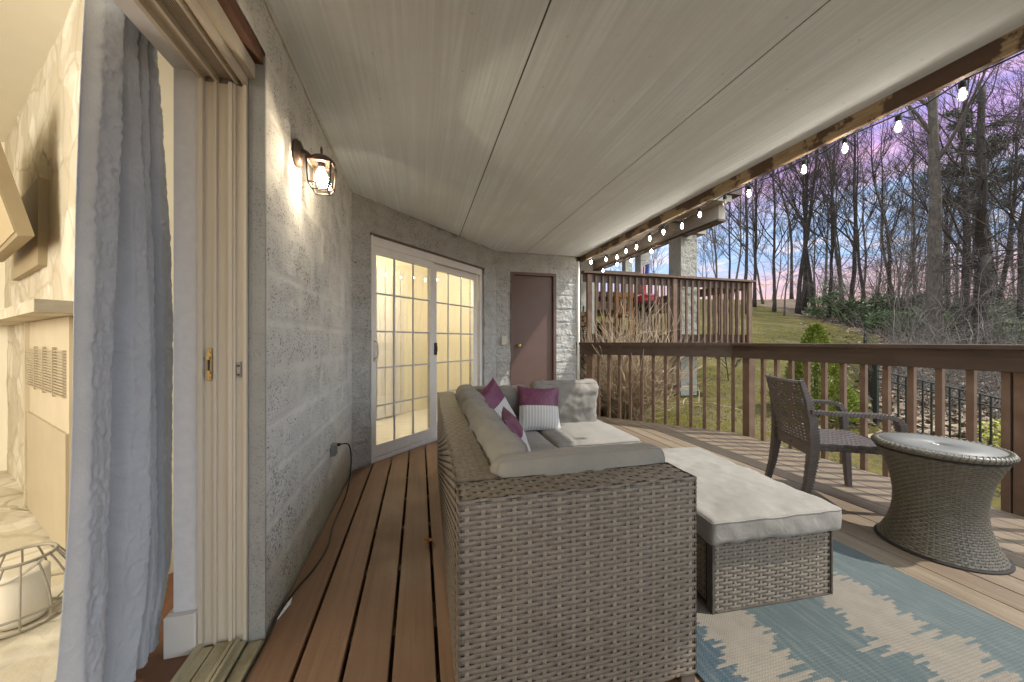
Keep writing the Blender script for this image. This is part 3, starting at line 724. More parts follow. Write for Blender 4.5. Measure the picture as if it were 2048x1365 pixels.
# outlet, cord, leaf, paper
ou=thing('wall_outlet','grey weatherproof outlet box low on the speckled block wall','outlet',(XW,2.56,.40))
f=MB(); f.box((XW-.002,2.525,.360),(XW+.034,2.590,.435),bev=.004); f.build('box',M['outlet_grey'],ou)
cd=thing('power_cord','black power cord running from the outlet down along the wall and deck','cord',(XW+.04,2.57,0))
f=MB(); f.box((XW+.030,2.575,.412),(XW+.052,2.596,.43),bev=.003); f.build('plug',M['cable'],cd)
def cr(P,n=8):
    P=[Vector(p) for p in P]; o=[]
    for i in range(len(P)-1):
        p0=P[max(i-1,0)];p1=P[i];p2=P[i+1];p3=P[min(i+2,len(P)-1)]
        for k in range(n):
            t=k/n; o.append(.5*((2*p1)+(p2-p0)*t+(2*p0-5*p1+4*p2-p3)*t*t+(3*p1-p0-3*p2+p3)*t**3))
    o.append(P[-1]); return o
f=MB(); f.tube(cr([(XW+.052,2.586,.422),(XW+.10,2.62,.40),(XW+.105,2.66,.25),(XW+.085,2.62,.08),(XW+.06,2.50,.006),(XW+.065,2.3,.005),(XW+.085,2.1,.005),(XW+.07,1.92,.006),(XW+.03,1.76,.006),(XW+.012,1.62,.006),(XW+.014,1.5,.006),(XW+.007,1.3,.004),(XW+.004,1.0,.004),(XW+.005,.4,.004)]),.0042,6); f.build('cable',M['cable'],cd,True)
def leafmesh(c,rot,sc_,curl):
    out=[(0,-.5),(.06,-.3),(.28,-.34),(.12,-.12),(.36,.05),(.13,.1),(.22,.36),(.06,.3),(0,.55),(-.06,.3),(-.24,.34),(-.12,.1),(-.34,.02),(-.12,-.12),(-.26,-.32),(-.06,-.3)]
    b=MB(); ctr=Vector((0,0,0)); P=[]
    for x,y in out: P.append(Vector((x,y,curl*(abs(x)*1.2+max(0,y)*.8))))
    Mx=Matrix.Translation(c)@Matrix.Rotation(rot,4,'Z')@Matrix.Scale(sc_,4)
    for i in range(len(P)): b.tri(Mx@ctr,Mx@P[i],Mx@P[(i+1)%len(P)])
    return b
tag(leafmesh((.055,1.98,.012),R(160),.10,.55).build('oak_leaf',M['leaf'],loc=(.055,1.98,.01)),'curled brown oak leaf on the deck boards beside the sofa','leaf')
f=MB(); f.prism([(-.552,1.60),(-.548,1.60),(-.528,1.68),(-.534,1.72),(-.552,1.655)],.001,.004); tag(f.build('paper_scrap',M['paper'],loc=(-.54,1.65,0)),'small white scrap of paper at the foot of the block wall','paper scrap')

# ------------------------------------------------------------------ weaving
def weave(mb,S,Lu,Lv,rows,cols,amp,hs=1.03,vw=.29,sub=6,back=1,off=0,stakes=True,cross=.24,backing=True,sm=0):
    du=Lu/cols; dv=Lv/rows; N=cols*sub
    for r in range(rows):
        v0=(r+.5-hs/2)*dv; v2=(r+.5+hs/2)*dv; vm=(v0+v2)/2; n0=len(mb.v); jit=random.uniform(-.03,.03)*dv
        for i in range(N+1):
            u=i/N*Lu; c=math.cos(math.pi*((u/du-.5)+r+off)); d=amp*max(-.62,min(.8,1.15*c+.50))
            mb.v+= [Vector(S(u,v0+jit,d-amp*cross)),Vector(S(u,vm+jit,d+amp*cross)),Vector(S(u,v2+jit,d-amp*cross))]
        for i in range(N):
            a=n0+3*i; mb.f+= [(a,a+3,a+4,a+1),(a+1,a+4,a+5,a+2)]; mb.m+=[0,0]
    if stakes:
        for k in range(cols):
            u=(k+.5)*du; w_=vw*du/2; n0=len(mb.v); nn=rows*2
            for j in range(nn+1):
                v=j/nn*Lv; d=amp*.12*math.cos(math.pi*j+math.pi*k)
                mb.v+= [Vector(S(u-w_,v,d-amp*.05)),Vector(S(u,v,d+amp*.15)),Vector(S(u+w_,v,d-amp*.05))]
            for j in range(nn):
                a=n0+3*j; mb.f+= [(a,a+1,a+4,a+3),(a+1,a+2,a+5,a+4)]; mb.m+=[sm,sm]
    if not backing: return
    nb=max(2,min(48,cols)); n0=len(mb.v); nvb=12
    for j in range(nvb+1):
        for i in range(nb+1): mb.v.append(Vector(S(i/nb*Lu,j/nvb*Lv,-amp*1.15)))
    for j in range(nvb):
        for i in range(nb):
            a=n0+j*(nb+1)+i; mb.f.append((a,a+1,a+nb+2,a+nb+1)); mb.m.append(back)
def plane(o,u,v):
    o=Vector(o);u=Vector(u).normalized();v=Vector(v).normalized();n=u.cross(v)
    return lambda a,b,d: o+u*a+v*b+n*d
def wbox(mb,lo,hi,faces,du,dv,amp,Mx,frame=None):
    """woven box: chosen faces get a weave, the inside is a dark solid"""
    x0,y0,z0=lo;x1,y1,z1=hi
    e=amp*1.6
    mb.box((x0+e,y0+e,z0+.004),(x1-e,y1-e,z1-e),1,M=Mx)
    R3=Mx.to_3x3()
    def face(o,u,v,Lu,Lv,a=du,b=dv,off=0):
        S=plane(Mx@Vector(o),R3@Vector(u),R3@Vector(v)); weave(mb,S,Lu,Lv,max(1,round(Lv/b)),max(1,round(Lu/a)),amp*(.7 if b==.020 else 1),off=off,cross=.24 if b!=.020 else .12,sm=2)
    if 'f' in faces: face((x0,y0+amp,z0),(1,0,0),(0,0,1),x1-x0,z1-z0)
    if 'b' in faces: face((x1,y1-amp,z0),(-1,0,0),(0,0,1),x1-x0,z1-z0)
    if 'l' in faces: face((x0+amp,y1,z0),(0,-1,0),(0,0,1),y1-y0,z1-z0)
    if 'r' in faces: face((x1-amp,y0,z0),(0,1,0),(0,0,1),y1-y0,z1-z0)
    if 't' in faces:
        if (x1-x0)>(y1-y0): face((x0,y0,z1-amp),(1,0,0),(0,1,0),x1-x0,y1-y0,.042,.020)
        else: face((x1,y0,z1-amp),(0,1,0),(-1,0,0),y1-y0,x1-x0,.042,.020)
def cushion(mb,size,Mx,r=.04,puff=.02,wr=.008,n=(22,22,8),seed=0,freq=6,m=0,lean=0):
    lx,ly,lz=size; bm=bmesh.new(); idx={}
    def P(a,b,c):
        h=Vector((lx/2,ly/2,lz/2)); p=Vector((a*h.x,b*h.y,c*h.z)); rr=min(r,h.x*.99,h.y*.99,h.z*.99)
        inn=Vector((h.x-rr,h.y-rr,h.z-rr)); q=Vector((max(-inn.x,min(inn.x,p.x)),max(-inn.y,min(inn.y,p.y)),max(-inn.z,min(inn.z,p.z))))
        d=p-q; 
        if d.length>1e-9: p=q+d.normalized()*rr
        p.z+= (1 if c>0 else -.4)*puff*(1-a*a)*(1-b*b)*abs(c)
        if lean: p.y+=lean*(p.z/lz)
        k=p*freq+Vector((seed*7.7,seed*3.1,seed)); dd=wr*(mnoise.noise(k)+.6*mnoise.noise(k*2.3))
        s_=Vector((k.x*.6+k.y*1.7,k.y*.5-k.x*.7,k.z)); dd+=wr*.8*(1-abs(mnoise.noise(s_*1.1))*2.2)*.5
        nn=Vector((p.x/h.x**1.0*.4,p.y/h.y*.4,p.z/h.z)); nn.normalize()
        return p+nn*dd
    def V(i,j,k):
        key=(i,j,k)
        if key not in idx: idx[key]=bm.verts.new(P(2*i/n[0]-1,2*j/n[1]-1,2*k/n[2]-1))
        return idx[key]
    for k in (0,n[2]):
        for i in range(n[0]):
            for j in range(n[1]):
                q=[V(i,j,k),V(i+1,j,k),V(i+1,j+1,k),V(i,j+1,k)]; bm.faces.new(q if k else q[::-1])
    for j in (0,n[1]):
        for i in range(n[0]):
            for k in range(n[2]):
                q=[V(i,j,k),V(i+1,j,k),V(i+1,j,k+1),V(i,j,k+1)]; bm.faces.new(q if j==0 else q[::-1])
    for i in (0,n[0]):
        for j in range(n[1]):
            for k in range(n[2]):
                q=[V(i,j,k),V(i,j+1,k),V(i,j+1,k+1),V(i,j,k+1)]; bm.faces.new(q[::-1] if i==0 else q)
    mb.add_bm(bm,m,Mx)
    # piping seams round the two rims
    def rim(c): 
        pts=[]
        rr=min(r,lx/2*.99,ly/2*.99,lz/2*.99)
        k=n[2]-1 if c>0 else 1
        seq=[(i,0) for i in range(n[0])]+[(n[0],j) for j in range(n[1])]+[(n[0]-i,n[1]) for i in range(n[0])]+[(0,n[1]-j) for j in range(n[1])]
        for i,j in seq+[seq[0]]: pts.append(Mx@P(2*i/n[0]-1,2*j/n[1]-1,2*k/n[2]-1))
        return pts
    mb.tube(rim(1),.0032,5,m,cap=False)

# ------------------------------------------------------------------ sofa
SR=R(-1.25); MS=Matrix.Translation((.106,.97,0))@Matrix.Rotation(SR,4,'Z')
sofa=thing('sectional_sofa','grey brown wicker corner sofa with beige cushions on the deck','sofa',(.106,.97,0),SR)
H=.675
M['rattan_light']=m_rattan('sofa_rattan_stake',(.18,.152,.114),(.275,.238,.182))
RT=[M['rattan'],M['rattan_dark'],M['rattan_light']]
f=MB(); wbox(f,(0,0,.03),(.775,.145,H),'flbrt',.0455,.0143,.0036,MS); o=f.build('arm_panel',RT,sofa); o['label']='end panel woven of wide strips facing the camera'
f=MB(); f.box((.004,.004,.0),(.05,.05,.03),M=MS); f.box((.72,.004,0),(.77,.05,.03),M=MS); f.build('foot',M['rattan_frame'],sofa)
f=MB(); wbox(f,(0,.148,.03),(.14,1.40,H),'lrt',.0455,.0143,.0036,MS); f.build('backrest',RT,sofa)
f=MB(); wbox(f,(0,1.406,.03),(.14,2.15,H),'lrt',.0455,.0143,.0036,MS); f.build('backrest',RT,sofa)
f=MB(); wbox(f,(.142,2.01,.03),(1.40,2.15,H-.02),'fbrt',.0455,.0143,.0036,MS); f.build('backrest',RT,sofa)
f=MB(); wbox(f,(.142,.148,.03),(.76,1.30,.29),'fr',.0455,.0143,.0036,MS); f.build('seat_base',RT,sofa)
f=MB(); wbox(f,(.142,1.306,.03),(.76,2.008,.29),'fr',.0455,.0143,.0036,MS); f.build('seat_base',RT,sofa)
f=MB(); wbox(f,(.764,1.29,.03),(1.40,2.008,.29),'fr',.0455,.0143,.0036,MS); f.build('seat_base',RT,sofa)
def T(x,y,z): return MS@Matrix.Translation((x,y,z))
for k,(c,sz) in enumerate([((.475,.47,.345),(.62,.60,.11)),((.475,1.05,.345),(.62,.54,.11)),((.475,1.62,.345),(.62,.58,.11))]):
    f=MB(); cushion(f,sz,T(*c),.03,.016,.006,seed=k+1); f.build('seat_cushion',M['cushion'],sofa,True,loc=tuple(T(*c).translation))
f=MB(); cushion(f,(.66,.72,.12),T(1.12,1.66,.345),.035,.016,.007,seed=5); f.build('seat_cushion',M['cushion'],sofa,True,loc=tuple(T(1.12,1.66,.345).translation))
# back cushions
RX90=Matrix.Rotation(R(90),4,'X'); 
f=MB(); mm=T(.205,.80,.56)@Matrix.Rotation(R(8),4,'Y')@Matrix.Rotation(R(90),4,'Y'); cushion(f,(.36,1.12,.15),mm,.055,.02,.016,n=(14,40,8),seed=8,freq=7); f.build('back_cushion',M['cushion'],sofa,True,loc=tuple(mm.translation))
f=MB(); mm=T(.205,1.68,.565)@Matrix.Rotation(R(8),4,'Y')@Matrix.Rotation(R(90),4,'Y'); cushion(f,(.38,.62,.15),mm,.055,.02,.016,n=(14,24,8),seed=9,freq=7); f.build('back_cushion',M['cushion'],sofa,True,loc=tuple(mm.translation))
f=MB(); mm=T(.46,.205,.555)@Matrix.Rotation(R(-6),4,'X')@RX90; cushion(f,(.66,.34,.135),mm,.055,.015,.010,n=(30,14,8),seed=10); f.build('back_cushion',M['cushion'],sofa,True,loc=tuple(mm.translation))
f=MB(); mm=T(.50,1.93,.56)@Matrix.Rotation(R(10),4,'X')@RX90; cushion(f,(.52,.36,.14),mm,.05,.02,.012,n=(22,14,8),seed=11); f.build('back_cushion',M['cushion'],sofa,True,loc=tuple(mm.translation))
f=MB(); mm=T(1.075,1.90,.575)@Matrix.Rotation(R(9),4,'X')@RX90; cushion(f,(.60,.40,.16),mm,.05,.03,.015,n=(44,30,8),seed=12,freq=9); f.build('back_cushion',M['cushion'],sofa,True,loc=tuple(mm.translation))
# throw pillows
def pillow(name,label,Mx,a=.2,T_=.075,seed=0):
    f=MB(); n=20
    def fn(sg):
        def g(s,t):
            u=2*s-1; v=2*t-1; e=max(0,(1-u*u))*max(0,(1-v*v)); th=T_*e**.45
            x=a*u*(1-.10*(1-v*v)); y=a*v*(1-.10*(1-u*u)); k=Vector((x*9+seed,y*9,sg)); d=.010*mnoise.noise(k)*e**.3
            return Mx@Vector((x,y,sg*th+d))
        return g
    f.grid(fn(1),n,n); f.grid(fn(-1),n,n,flip=True)
    o=f.build(name,M['pillow'],None,True)
    # keep the pattern in the pillow's own axes
    inv=Mx.inverted()
    for v in o.data.vertices: v.co=inv@v.co
    o.matrix_basis=Mx
    return tag(o,label,'pillow',None)
p1=MS@Matrix.Translation((.80,1.74,.568))@Matrix.Rotation(R(4),4,'Y')@Matrix.Rotation(R(72),4,'X')
pillow('throw_pillow','purple and white striped pillow upright against the far back cushion in the middle',p1,.185,.07,1)
p2=MS@Matrix.Translation((.40,1.63,.60))@Matrix.Rotation(R(38),4,'Z')@Matrix.Rotation(R(70),4,'X')@Matrix.Rotation(R(24),4,'Z')
pillow('throw_pillow','purple topped pillow tilted onto its corner in the back left corner of the sofa',p2,.19,.065,2)
p3=MS@Matrix.Translation((.43,1.06,.545))@Matrix.Rotation(R(78),4,'Z')@Matrix.Rotation(R(64),4,'X')@Matrix.Rotation(R(4),4,'Z')
pillow('throw_pillow','purple pillow seen nearly edge on against the left backrest, nearest the camera',p3,.165,.06,3)

# ------------------------------------------------------------------ ottoman, rug
OR=R(-4); MO=Matrix.Translation((1.15,1.165,0))@Matrix.Rotation(OR,4,'Z')
ot=thing('ottoman','long grey wicker ottoman with beige cushion beside the sofa end, standing on the rug','ottoman',(1.15,1.165,0),OR)
f=MB(); wbox(f,(.012,.004,.012),(.60,.86,.292),'fr',.041,.0150,.0036,MO); wbox(f,(.012,.05,.03),(.60,.84,.27),'l',.041,.0150,.0036,MO); f.build('base',RT,ot)
f=MB()
for a,b in (((.002,-.001,.004),(.014,.03,.296)),((.598,-.001,.004),(.606,.012,.296)),((.004,.83,.004),(.03,.87,.296)),((.58,.84,.004),(.606,.87,.296))): f.box(a,b,M=MO)
f.box((.0,-.002,.290),(.606,.018,.300),M=MO); f.box((-.001,.018,.283),(.02,.86,.300),M=MO); f.box((.588,.018,.283),(.607,.86,.300),M=MO); f.box((.022,-.001,.004),(.594,.012,.014),M=MO); f.box((.003,.03,.004),(.018,.83,.02),M=MO)
f.build('frame',M['rattan_frame'],ot)
mm=MO@Matrix.Translation((.300,.422,.352)); f=MB(); cushion(f,(.645,.90,.098),mm,.018,.010,.0075,n=(60,70,10),seed=21,freq=9); f.build('cushion',M['cushion'],ot,True,loc=tuple(mm.translation))
f=MB(); f.grid(lambda s,t:(.90+1.34*s,-2.2+3.72*t,.0095+.0015*mnoise.noise(Vector((s*6,t*14,0)))),40,90)
f.grid(lambda s,t:(.90+1.34*s,-2.2+3.72*t,.003),1,1,flip=True)
tag(f.build('rug',M['rug'],loc=(1.57,-.3,.003)),'teal and beige patterned outdoor rug under the ottoman','rug')

# ------------------------------------------------------------------ round woven table
TX,TY=2.744,1.253
tb=thing('side_table','round hourglass wicker side table with smooth grey top','table',(TX,TY,0))
def tr_(z):
    t=z/.515; return .168+.082*(abs(2*t-.92)/1.0)**2.0 if t<.46 else .168+.070*(abs(2*t-.92)/1.08)**2
def TS(u,v,d):
    a=u/.20; z=.012+v; r=tr_(z)+d; return Vector((TX+r*math.cos(a),TY+r*math.sin(a),z))
f=MB(); weave(f,TS,.20*2*math.pi,.505,44,60,.0030,hs=.86,vw=.3,sub=4); f.lathe([(.240,.0),(.244,.002),(.244,.007),(.236,.010)],(TX,TY,0),48,1)
f.build('base',[M['rattan_table'],M['rattan_dark']],tb,True)
f=MB(); f.lathe([(.236,.512),(.243,.516),(.243,.521),(.238,.524)],(TX,TY,0),48); f.build('neck_ring',M['rattan_dark'],tb,True)
f=MB(); f.lathe([(.232,.525),(.247,.527),(.2515,.534),(.252,.545),(.249,.553),(.240,.5575),(.226,.558),(.222,.5565)],(TX,TY,0),64)
for k in range(64):
    a=2*math.pi*k/64; a2=a+.075
    f.tube([(TX+.2515*math.cos(a),TY+.2515*math.sin(a),.530),(TX+.254*math.cos((a+a2)/2),TY+.254*math.sin((a+a2)/2),.543),(TX+.243*math.cos(a2),TY+.243*math.sin(a2),.5575),(TX+.228*math.cos(a2+.02),TY+.228*math.sin(a2+.02),.559)],[.003,.0045,.005,.003],5)
f.build('rim',M['rattan_table'],tb,True)
f=MB(); f.lathe([(.224,.550),(.224,.5572),(.020,.5575),(.020,.556)],(TX,TY,0),48); f.build('top',M['table_top'],tb,True)
f=MB(); f.lathe([(.016,.557),(.015,.5592),(.009,.560),(.008,.5586),(.001,.5585)],(TX-.02,TY,0),16); f.build('finger_hole',M['grey_metal'],tb,True)

# ------------------------------------------------------------------ arm chair
CR=math.atan2(-.456,.89); CXo,CYo=2.875,1.855
ch=thing('armchair','dark brown woven plastic armchair between the ottoman and the railing','chair',(CXo,CYo,0),CR)
MC=Matrix.Translation((CXo,CYo,0))@Matrix.Rotation(CR,4,'Z')     # local +x is forward, +y its left
def Cc(x,y,z): return MC@Vector((x,y,z))
def bar(P,w,th,name,parent,side=1,ribs=0):
    """rectangular bar along points P (local), w across y, th across the path"""
    f=MB(); P=[Vector(p) for p in P]; N=len(P); n0=len(f.v)
    W=w if hasattr(w,'__len__') else [w]*N; TH_=th if hasattr(th,'__len__') else [th]*N
    for i,p in enumerate(P):
        t=(P[min(i+1,N-1)]-P[max(i-1,0)]).normalized(); nrm=Vector((0,1,0)).cross(t).normalized()
        for a,b in ((-1,-.8),(-.85,-1),(.85,-1),(1,-.8),(1,.8),(.85,1),(-.85,1),(-1,.8)): f.v.append(MC@(p+Vector((0,1,0))*a*W[i]/2+nrm*b*TH_[i]/2))
    for i in range(N-1):
        for k in range(8):
            a=n0+i*8+k; b=n0+i*8+(k+1)%8; f.f.append((a,b,b+8,a+8)); f.m.append(0)
    f.f.append(tuple(n0+k for k in range(8))[::-1]); f.f.append(tuple(n0+(N-1)*8+k for k in range(8))); f.m+=[0,0]
    if ribs:
        L=0; acc=[0]
        for i in range(1,N): L+=(P[i]-P[i-1]).length; acc.append(L)
        k=0; st=.020
        while k*st<L:
            s_=k*st; i=max(j for j in range(N-1) if acc[j]<=s_+1e-9); t_=(s_-acc[i])/(acc[i+1]-acc[i]); p=P[i].lerp(P[i+1],t_); tt=(P[i+1]-P[i]).normalized(); nrm=Vector((0,1,0)).cross(tt)
            ww=(W[i]+(W[i+1]-W[i])*t_)/2+.0015; hh=(TH_[i]+(TH_[i+1]-TH_[i])*t_)/2+.0018
            q=[p+Vector((0,1,0))*a*ww+nrm*b*hh+tt*c*.006 for c in(-1,1) for a,b in((-1,-1),(1,-1),(1,1),(-1,1))]
            n1=len(f.v); f.v+=[MC@z for z in q]
            for fc in ((0,1,5,4),(1,2,6,5),(2,3,7,6),(3,0,4,7),(0,3,2,1),(4,5,6,7)): f.f.append(tuple(n1+z for z in fc)); f.m.append(0)
            k+=1
    f.build(name,M['rattan_chair'],parent)
def backx(z):                       # rear profile of the back
    t=(z-.40)/.45; return -.235-.075*max(0,t)**1.6+.0*t
for sy in (1,-1):
    bar([(-.300,sy*.235,.0),(-.262,sy*.233,.16),(-.238,sy*.232,.33),(-.232,sy*.232,.44),(-.240,sy*.231,.58),(-.262,sy*.228,.72),(-.300,sy*.222,.850)],[.034,.040,.046,.046,.042,.036,.028],[.032,.040,.052,.055,.046,.036,.022],'leg',ch,ribs=1)
    bar([(.262,sy*.245,.0),(.250,sy*.246,.2),(.240,sy*.248,.40)],[.034,.042,.048],[.034,.042,.05],'leg',ch)
    bar([(-.250,sy*.250,.645),(-.12,sy*.262,.640),(.05,sy*.268,.640),(.16,sy*.268,.637),(.205,sy*.267,.622),(.228,sy*.264,.590),(.238,sy*.260,.53),(.240,sy*.256,.43)],[.036,.044,.05,.05,.05,.048,.044,.042],[.026,.024,.024,.026,.03,.034,.036,.04],'armrest',ch,ribs=1)
f=MB()
def bs(y,z):
    k=1-(y/.22)**2; return backx(z)-.028*k*min(1,max(0,(z-.38)/.2))
def BS(sgn):
    def S(u,v,d):
        y=(u-.215)*sgn; z=.395+v; x=bs(y,z)+ (-1 if sgn<0 else 1)*(d+.009); return Cc(x,y,z)
    return S
weave(f,BS(-1),.43,.44,20,11,.0036,sub=4,back=0,hs=.74,vw=.55,backing=False)
f.grid(lambda s,t:Cc(bs(.222*(2*s-1),.85)-.014+.028*t,.226*(2*s-1),.836+.016*math.sin(math.pi*t)),14,6)
f.grid(lambda s,t:Cc(bs(.22*(2*s-1),.375+.05*t)-.0125,.215*(2*s-1),.345+.075*t),14,3); f.grid(lambda s,t:Cc(bs(.22*(2*s-1),.375+.05*t)+.0115,.215*(2*s-1),.345+.075*t),14,3,flip=True)
f.build('backrest',[M['rattan_chair']],ch,True)
f=MB(); f.tube([Cc(bs(0,.40)-.012,0,.385),Cc(bs(0,.40)-.016,0,.385)],.011,12); f.build('maker_badge',M['bronze'],ch)
f=MB(); S=lambda u,v,d:Cc(-.235+u,-.235+v,.432+d-.006*math.sin(math.pi*v/.47)); weave(f,S,.48,.47,20,12,.0026,sub=4,back=0,hs=.9)
for o_,u_,v_,lu in (((-.235,-.238,.385),(1,0,0),(0,0,1),.48),((.247,-.235,.385),(0,1,0),(0,0,1),.47),((.245,.238,.385),(-1,0,0),(0,0,1),.48)):
    R3=MC.to_3x3(); weave(f,plane(MC@Vector(o_),R3@Vector(u_),R3@Vector(v_)),lu,.046,2,12,.0026,sub=4,back=0)
f.box((-.23,-.232,.39),(.242,.232,.424),M=MC); f.build('seat',[M['rattan_chair']],ch)

# ------------------------------------------------------------------ curtain and living room
CP=[(-.1,-.01),(0,.0),(.07,.026),(.22,.034),(.29,.012),(.335,-.022),(.40,-.012),(.47,.020),(.58,.036),(.625,.026),(.645,-.016),(.685,-.012),(.705,.024),(.765,.026),(.785,-.030),(.815,.004),(.86,.028),(.95,.030),(1.0,.004),(1.1,-.02)]
def prof_c(q):
    for (a,va),(b,vb) in zip(CP,CP[1:]):
        if a<=q<=b:
            t=(q-a)/(b-a); t=t*t*(3-2*t); return va+(vb-va)*t
    return CP[0][1] if q<0 else CP[-1][1]
cu=MB()
def curt(s,t):
    z=.02+2.55*t
    y0=1.190+.135*t; y1=1.645-.10*sst(.40,.95,t)-.07*sst(.12,0,t)
    y=y0+(y1-y0)*s
    ss=s+.012*math.sin(2.1*z+5*s)+.02*(1-t)*math.sin(3.3*s)
    x=-.93+prof_c(ss)*(1.45-.35*t)+.008*math.sin(11*s+2.3*z)-.02*s
    q=Vector((x*18,y*26,z*5)); cr_=.0032*mnoise.noise(q*1.6)+.0030*(1-2.6*abs(mnoise.noise(Vector((y*42+z*19,z*30-y*23,x*7)))))+.0016*(1-2.6*abs(mnoise.noise(Vector((y*70-z*45,z*60+y*30,3)))))
    e_=min(1,min(s,1-s)*14); cr_*=e_
    return Vector((x+cr_,y+.006*mnoise.noise(Vector((0,y*2,z*1.3))),z))
cu.grid(curt,200,460)
oc=cu.build('curtain',M['curtain'],None,True,loc=(-.935,1.42,.02)); tag(oc,'long crinkled grey curtain hanging just inside the open doorway','curtain')
so_=oc.modifiers.new('thick','SOLIDIFY'); so_.thickness=.003
# corner fireplace, on the line x + y = .53
fp=thing('fireplace','pale rubble stone corner fireplace with mantel seen through the doorway','fireplace',(-2.0,2.53,0))
MF=Matrix.Translation((-1.34,1.87,0))@Matrix.Rotation(R(135),4,'Z')      # local x runs away to the left, local y outward = -?
nF=Vector((-s2,-s2,0)); uF=Vector((-s2,s2,0)); OF=Vector((-1.34,1.87,0))
def FP(u,d,z): return OF+uF*u+nF*d+Vector((0,0,z))
def stone(u0,u1,z0,z1,d0,amp,seed=0,st=.03):
    nu=max(1,int((u1-u0)/st)); nv=max(1,int((z1-z0)/st)); mb_=MB()
    def g(s,t):
        u=u0+(u1-u0)*s; z=z0+(z1-z0)*t; P=Vector((u*2.6,z*2.6,seed)); v=mnoise.voronoi(P+Vector((mnoise.noise(P)*.4,mnoise.noise(P+Vector((5,5,5)))*.4,0)))[0]
        c=mnoise.cell(Vector((v[0]*3,v[1]*7,1))); e=min(1,(v[1]-v[0])*4); return FP(u,d0+amp*(e*.8+.6*mnoise.fractal(P*2.2,1,2,3)),z)
    mb_.grid(g,nu,nv); return mb_
def merge(*ms):
    o=MB()
    for q in ms:
        n=len(o.v); o.v+=q.v; o.f+=[tuple(n+i for i in f) for f in q.f]; o.m+=q.m
    return o
U0,U1=.60,1.42                                   # opening of the metal insert along the front
st1=merge(stone(.0,2.6,1.28,2.66,.0,.07,1),stone(.0,U0-.03,.12,1.20,-.01,.05,2),stone(U1+.03-.5,2.6,.12,1.20,-.01,.05,3))
st1=merge(stone(.0,2.6,1.28,2.66,.0,.006,1),stone(1.30,2.6,.12,1.28,-.01,.006,2),stone(.0,.25,.12,1.28,-.01,.005,3))
st1.build('stone_surround',M['fire_stone'],fp,True)
f=MB(); f.quad(FP(0,-.6,0),FP(0,.0,0),FP(0,.0,2.66),FP(0,-.6,2.66)); f.build('plain_side',M['room_wall'],fp)
def fbox(mb_,u0,u1,d0,d1,z0,z1,m=0):
    p=[FP(u0,d1,z0),FP(u1,d1,z0),FP(u1,d0,z0),FP(u0,d0,z0),FP(u0,d1,z1),FP(u1,d1,z1),FP(u1,d0,z1),FP(u0,d0,z1)]; n=len(mb_.v); mb_.v+=p
    for q in ((0,1,2,3),(4,7,6,5),(0,4,5,1),(1,5,6,2),(2,6,7,3),(3,7,4,0)): mb_.f.append(tuple(n+i for i in q)); mb_.m.append(m)
f=MB(); fbox(f,.02,2.6,-.05,.13,1.235,1.285); f.build('mantel',M['fire_stone'],fp)
f=MB(); fbox(f,.25,1.30,-.05,.012,.13,1.232); fbox(f,1.27,1.30,.012,.03,.13,1.232); f.build('insert_panel',M['insert'],fp)
f=MB(); fbox(f,.25,1.268,.012,.022,.14,.70); f.build('insert_door',M['insert_dark'],fp)
f=MB()
for k in range(16): fbox(f,.3,1.26,.013,.024,.86+k*.014,.866+k*.014)
for u in (.5,.75,1.0): fbox(f,u,u+.012,.0145,.027,.85,1.09)
f.build('vent_grille',M['insert_dark'],fp)
hs_=MB(); hs_.prism([(-1.03,.75),(-1.03,1.52),tuple(FP(0,-.05,0))[:2],tuple(FP(2.68,-.05,0))[:2],tuple(FP(2.68,.62,0))[:2],tuple(FP(.35,.95,0))[:2]],0.001,.126); hs_.build('hearth',M['fire_stone'],fp)
tv=thing('television','tilted television mounted on the stone above the fireplace mantel','television',tuple(FP(1.05,.12,1.6)))
ct=FP(1.05,.18,1.93); MT=Matrix(((uF.x,0,nF.x,ct.x),(uF.y,0,nF.y,ct.y),(0,1,0,ct.z),(0,0,0,1)))@Matrix.Rotation(R(13),4,'X')
f=MB(); f.box((-.55,-.33,-.03),(.55,.33,.018),M=MT); f.build('case',M['tv_body'],tv)
f=MB(); f.box((-.535,-.31,.019),(.535,.315,.022),M=MT); f.build('screen',M['tv_screen'],tv)
f=MB(); fbox(f,.80,1.75,-.02,.035,1.52,1.98); f.build('wall_mount',M['tv_body'],tv)
lx,ly,lz=-1.37,1.655,.128
cl=thing('candle_lantern','grey wire basket lantern standing on the stone hearth','lantern',(lx,ly,lz))
f=MB(); prof=[(.10,.004),(.135,.03),(.145,.07),(.135,.12),(.105,.18),(.078,.225)]
for k in range(14):
    a=2*math.pi*k/14; f.tube(cr([(lx+r*math.cos(a),ly+r*math.sin(a),lz+z) for r,z in prof],4),.0032,5)
for r,z in ((.10,.004),(.145,.07),(.078,.225)): f.tube([(lx+r*math.cos(a),ly+r*math.sin(a),lz+z) for a in [2*math.pi*i/28 for i in range(29)]],.0042 if z<.2 else .006,5)
f.build('basket',M['wire'],cl,True)
f=MB(); f.tube([(lx+.082*math.cos(a)*1.0+.06*math.sin(a)*-.6,ly-.082*math.cos(a)*.4-.11*math.sin(a)*.5,lz+.222-.06*math.sin(a)) for a in [math.pi*i/16 for i in range(17)]],.005,6); f.build('handle',M['fire_stone'],cl,True)
f=MB(); f.lathe([(.062,.006),(.064,.02),(.064,.17),(.055,.178),(.012,.170)],(lx,ly,lz),24); tag(f.build('candle',M['candle'],None,True,loc=(lx,ly,lz)),'thick cream candle inside the wire basket lantern','candle')

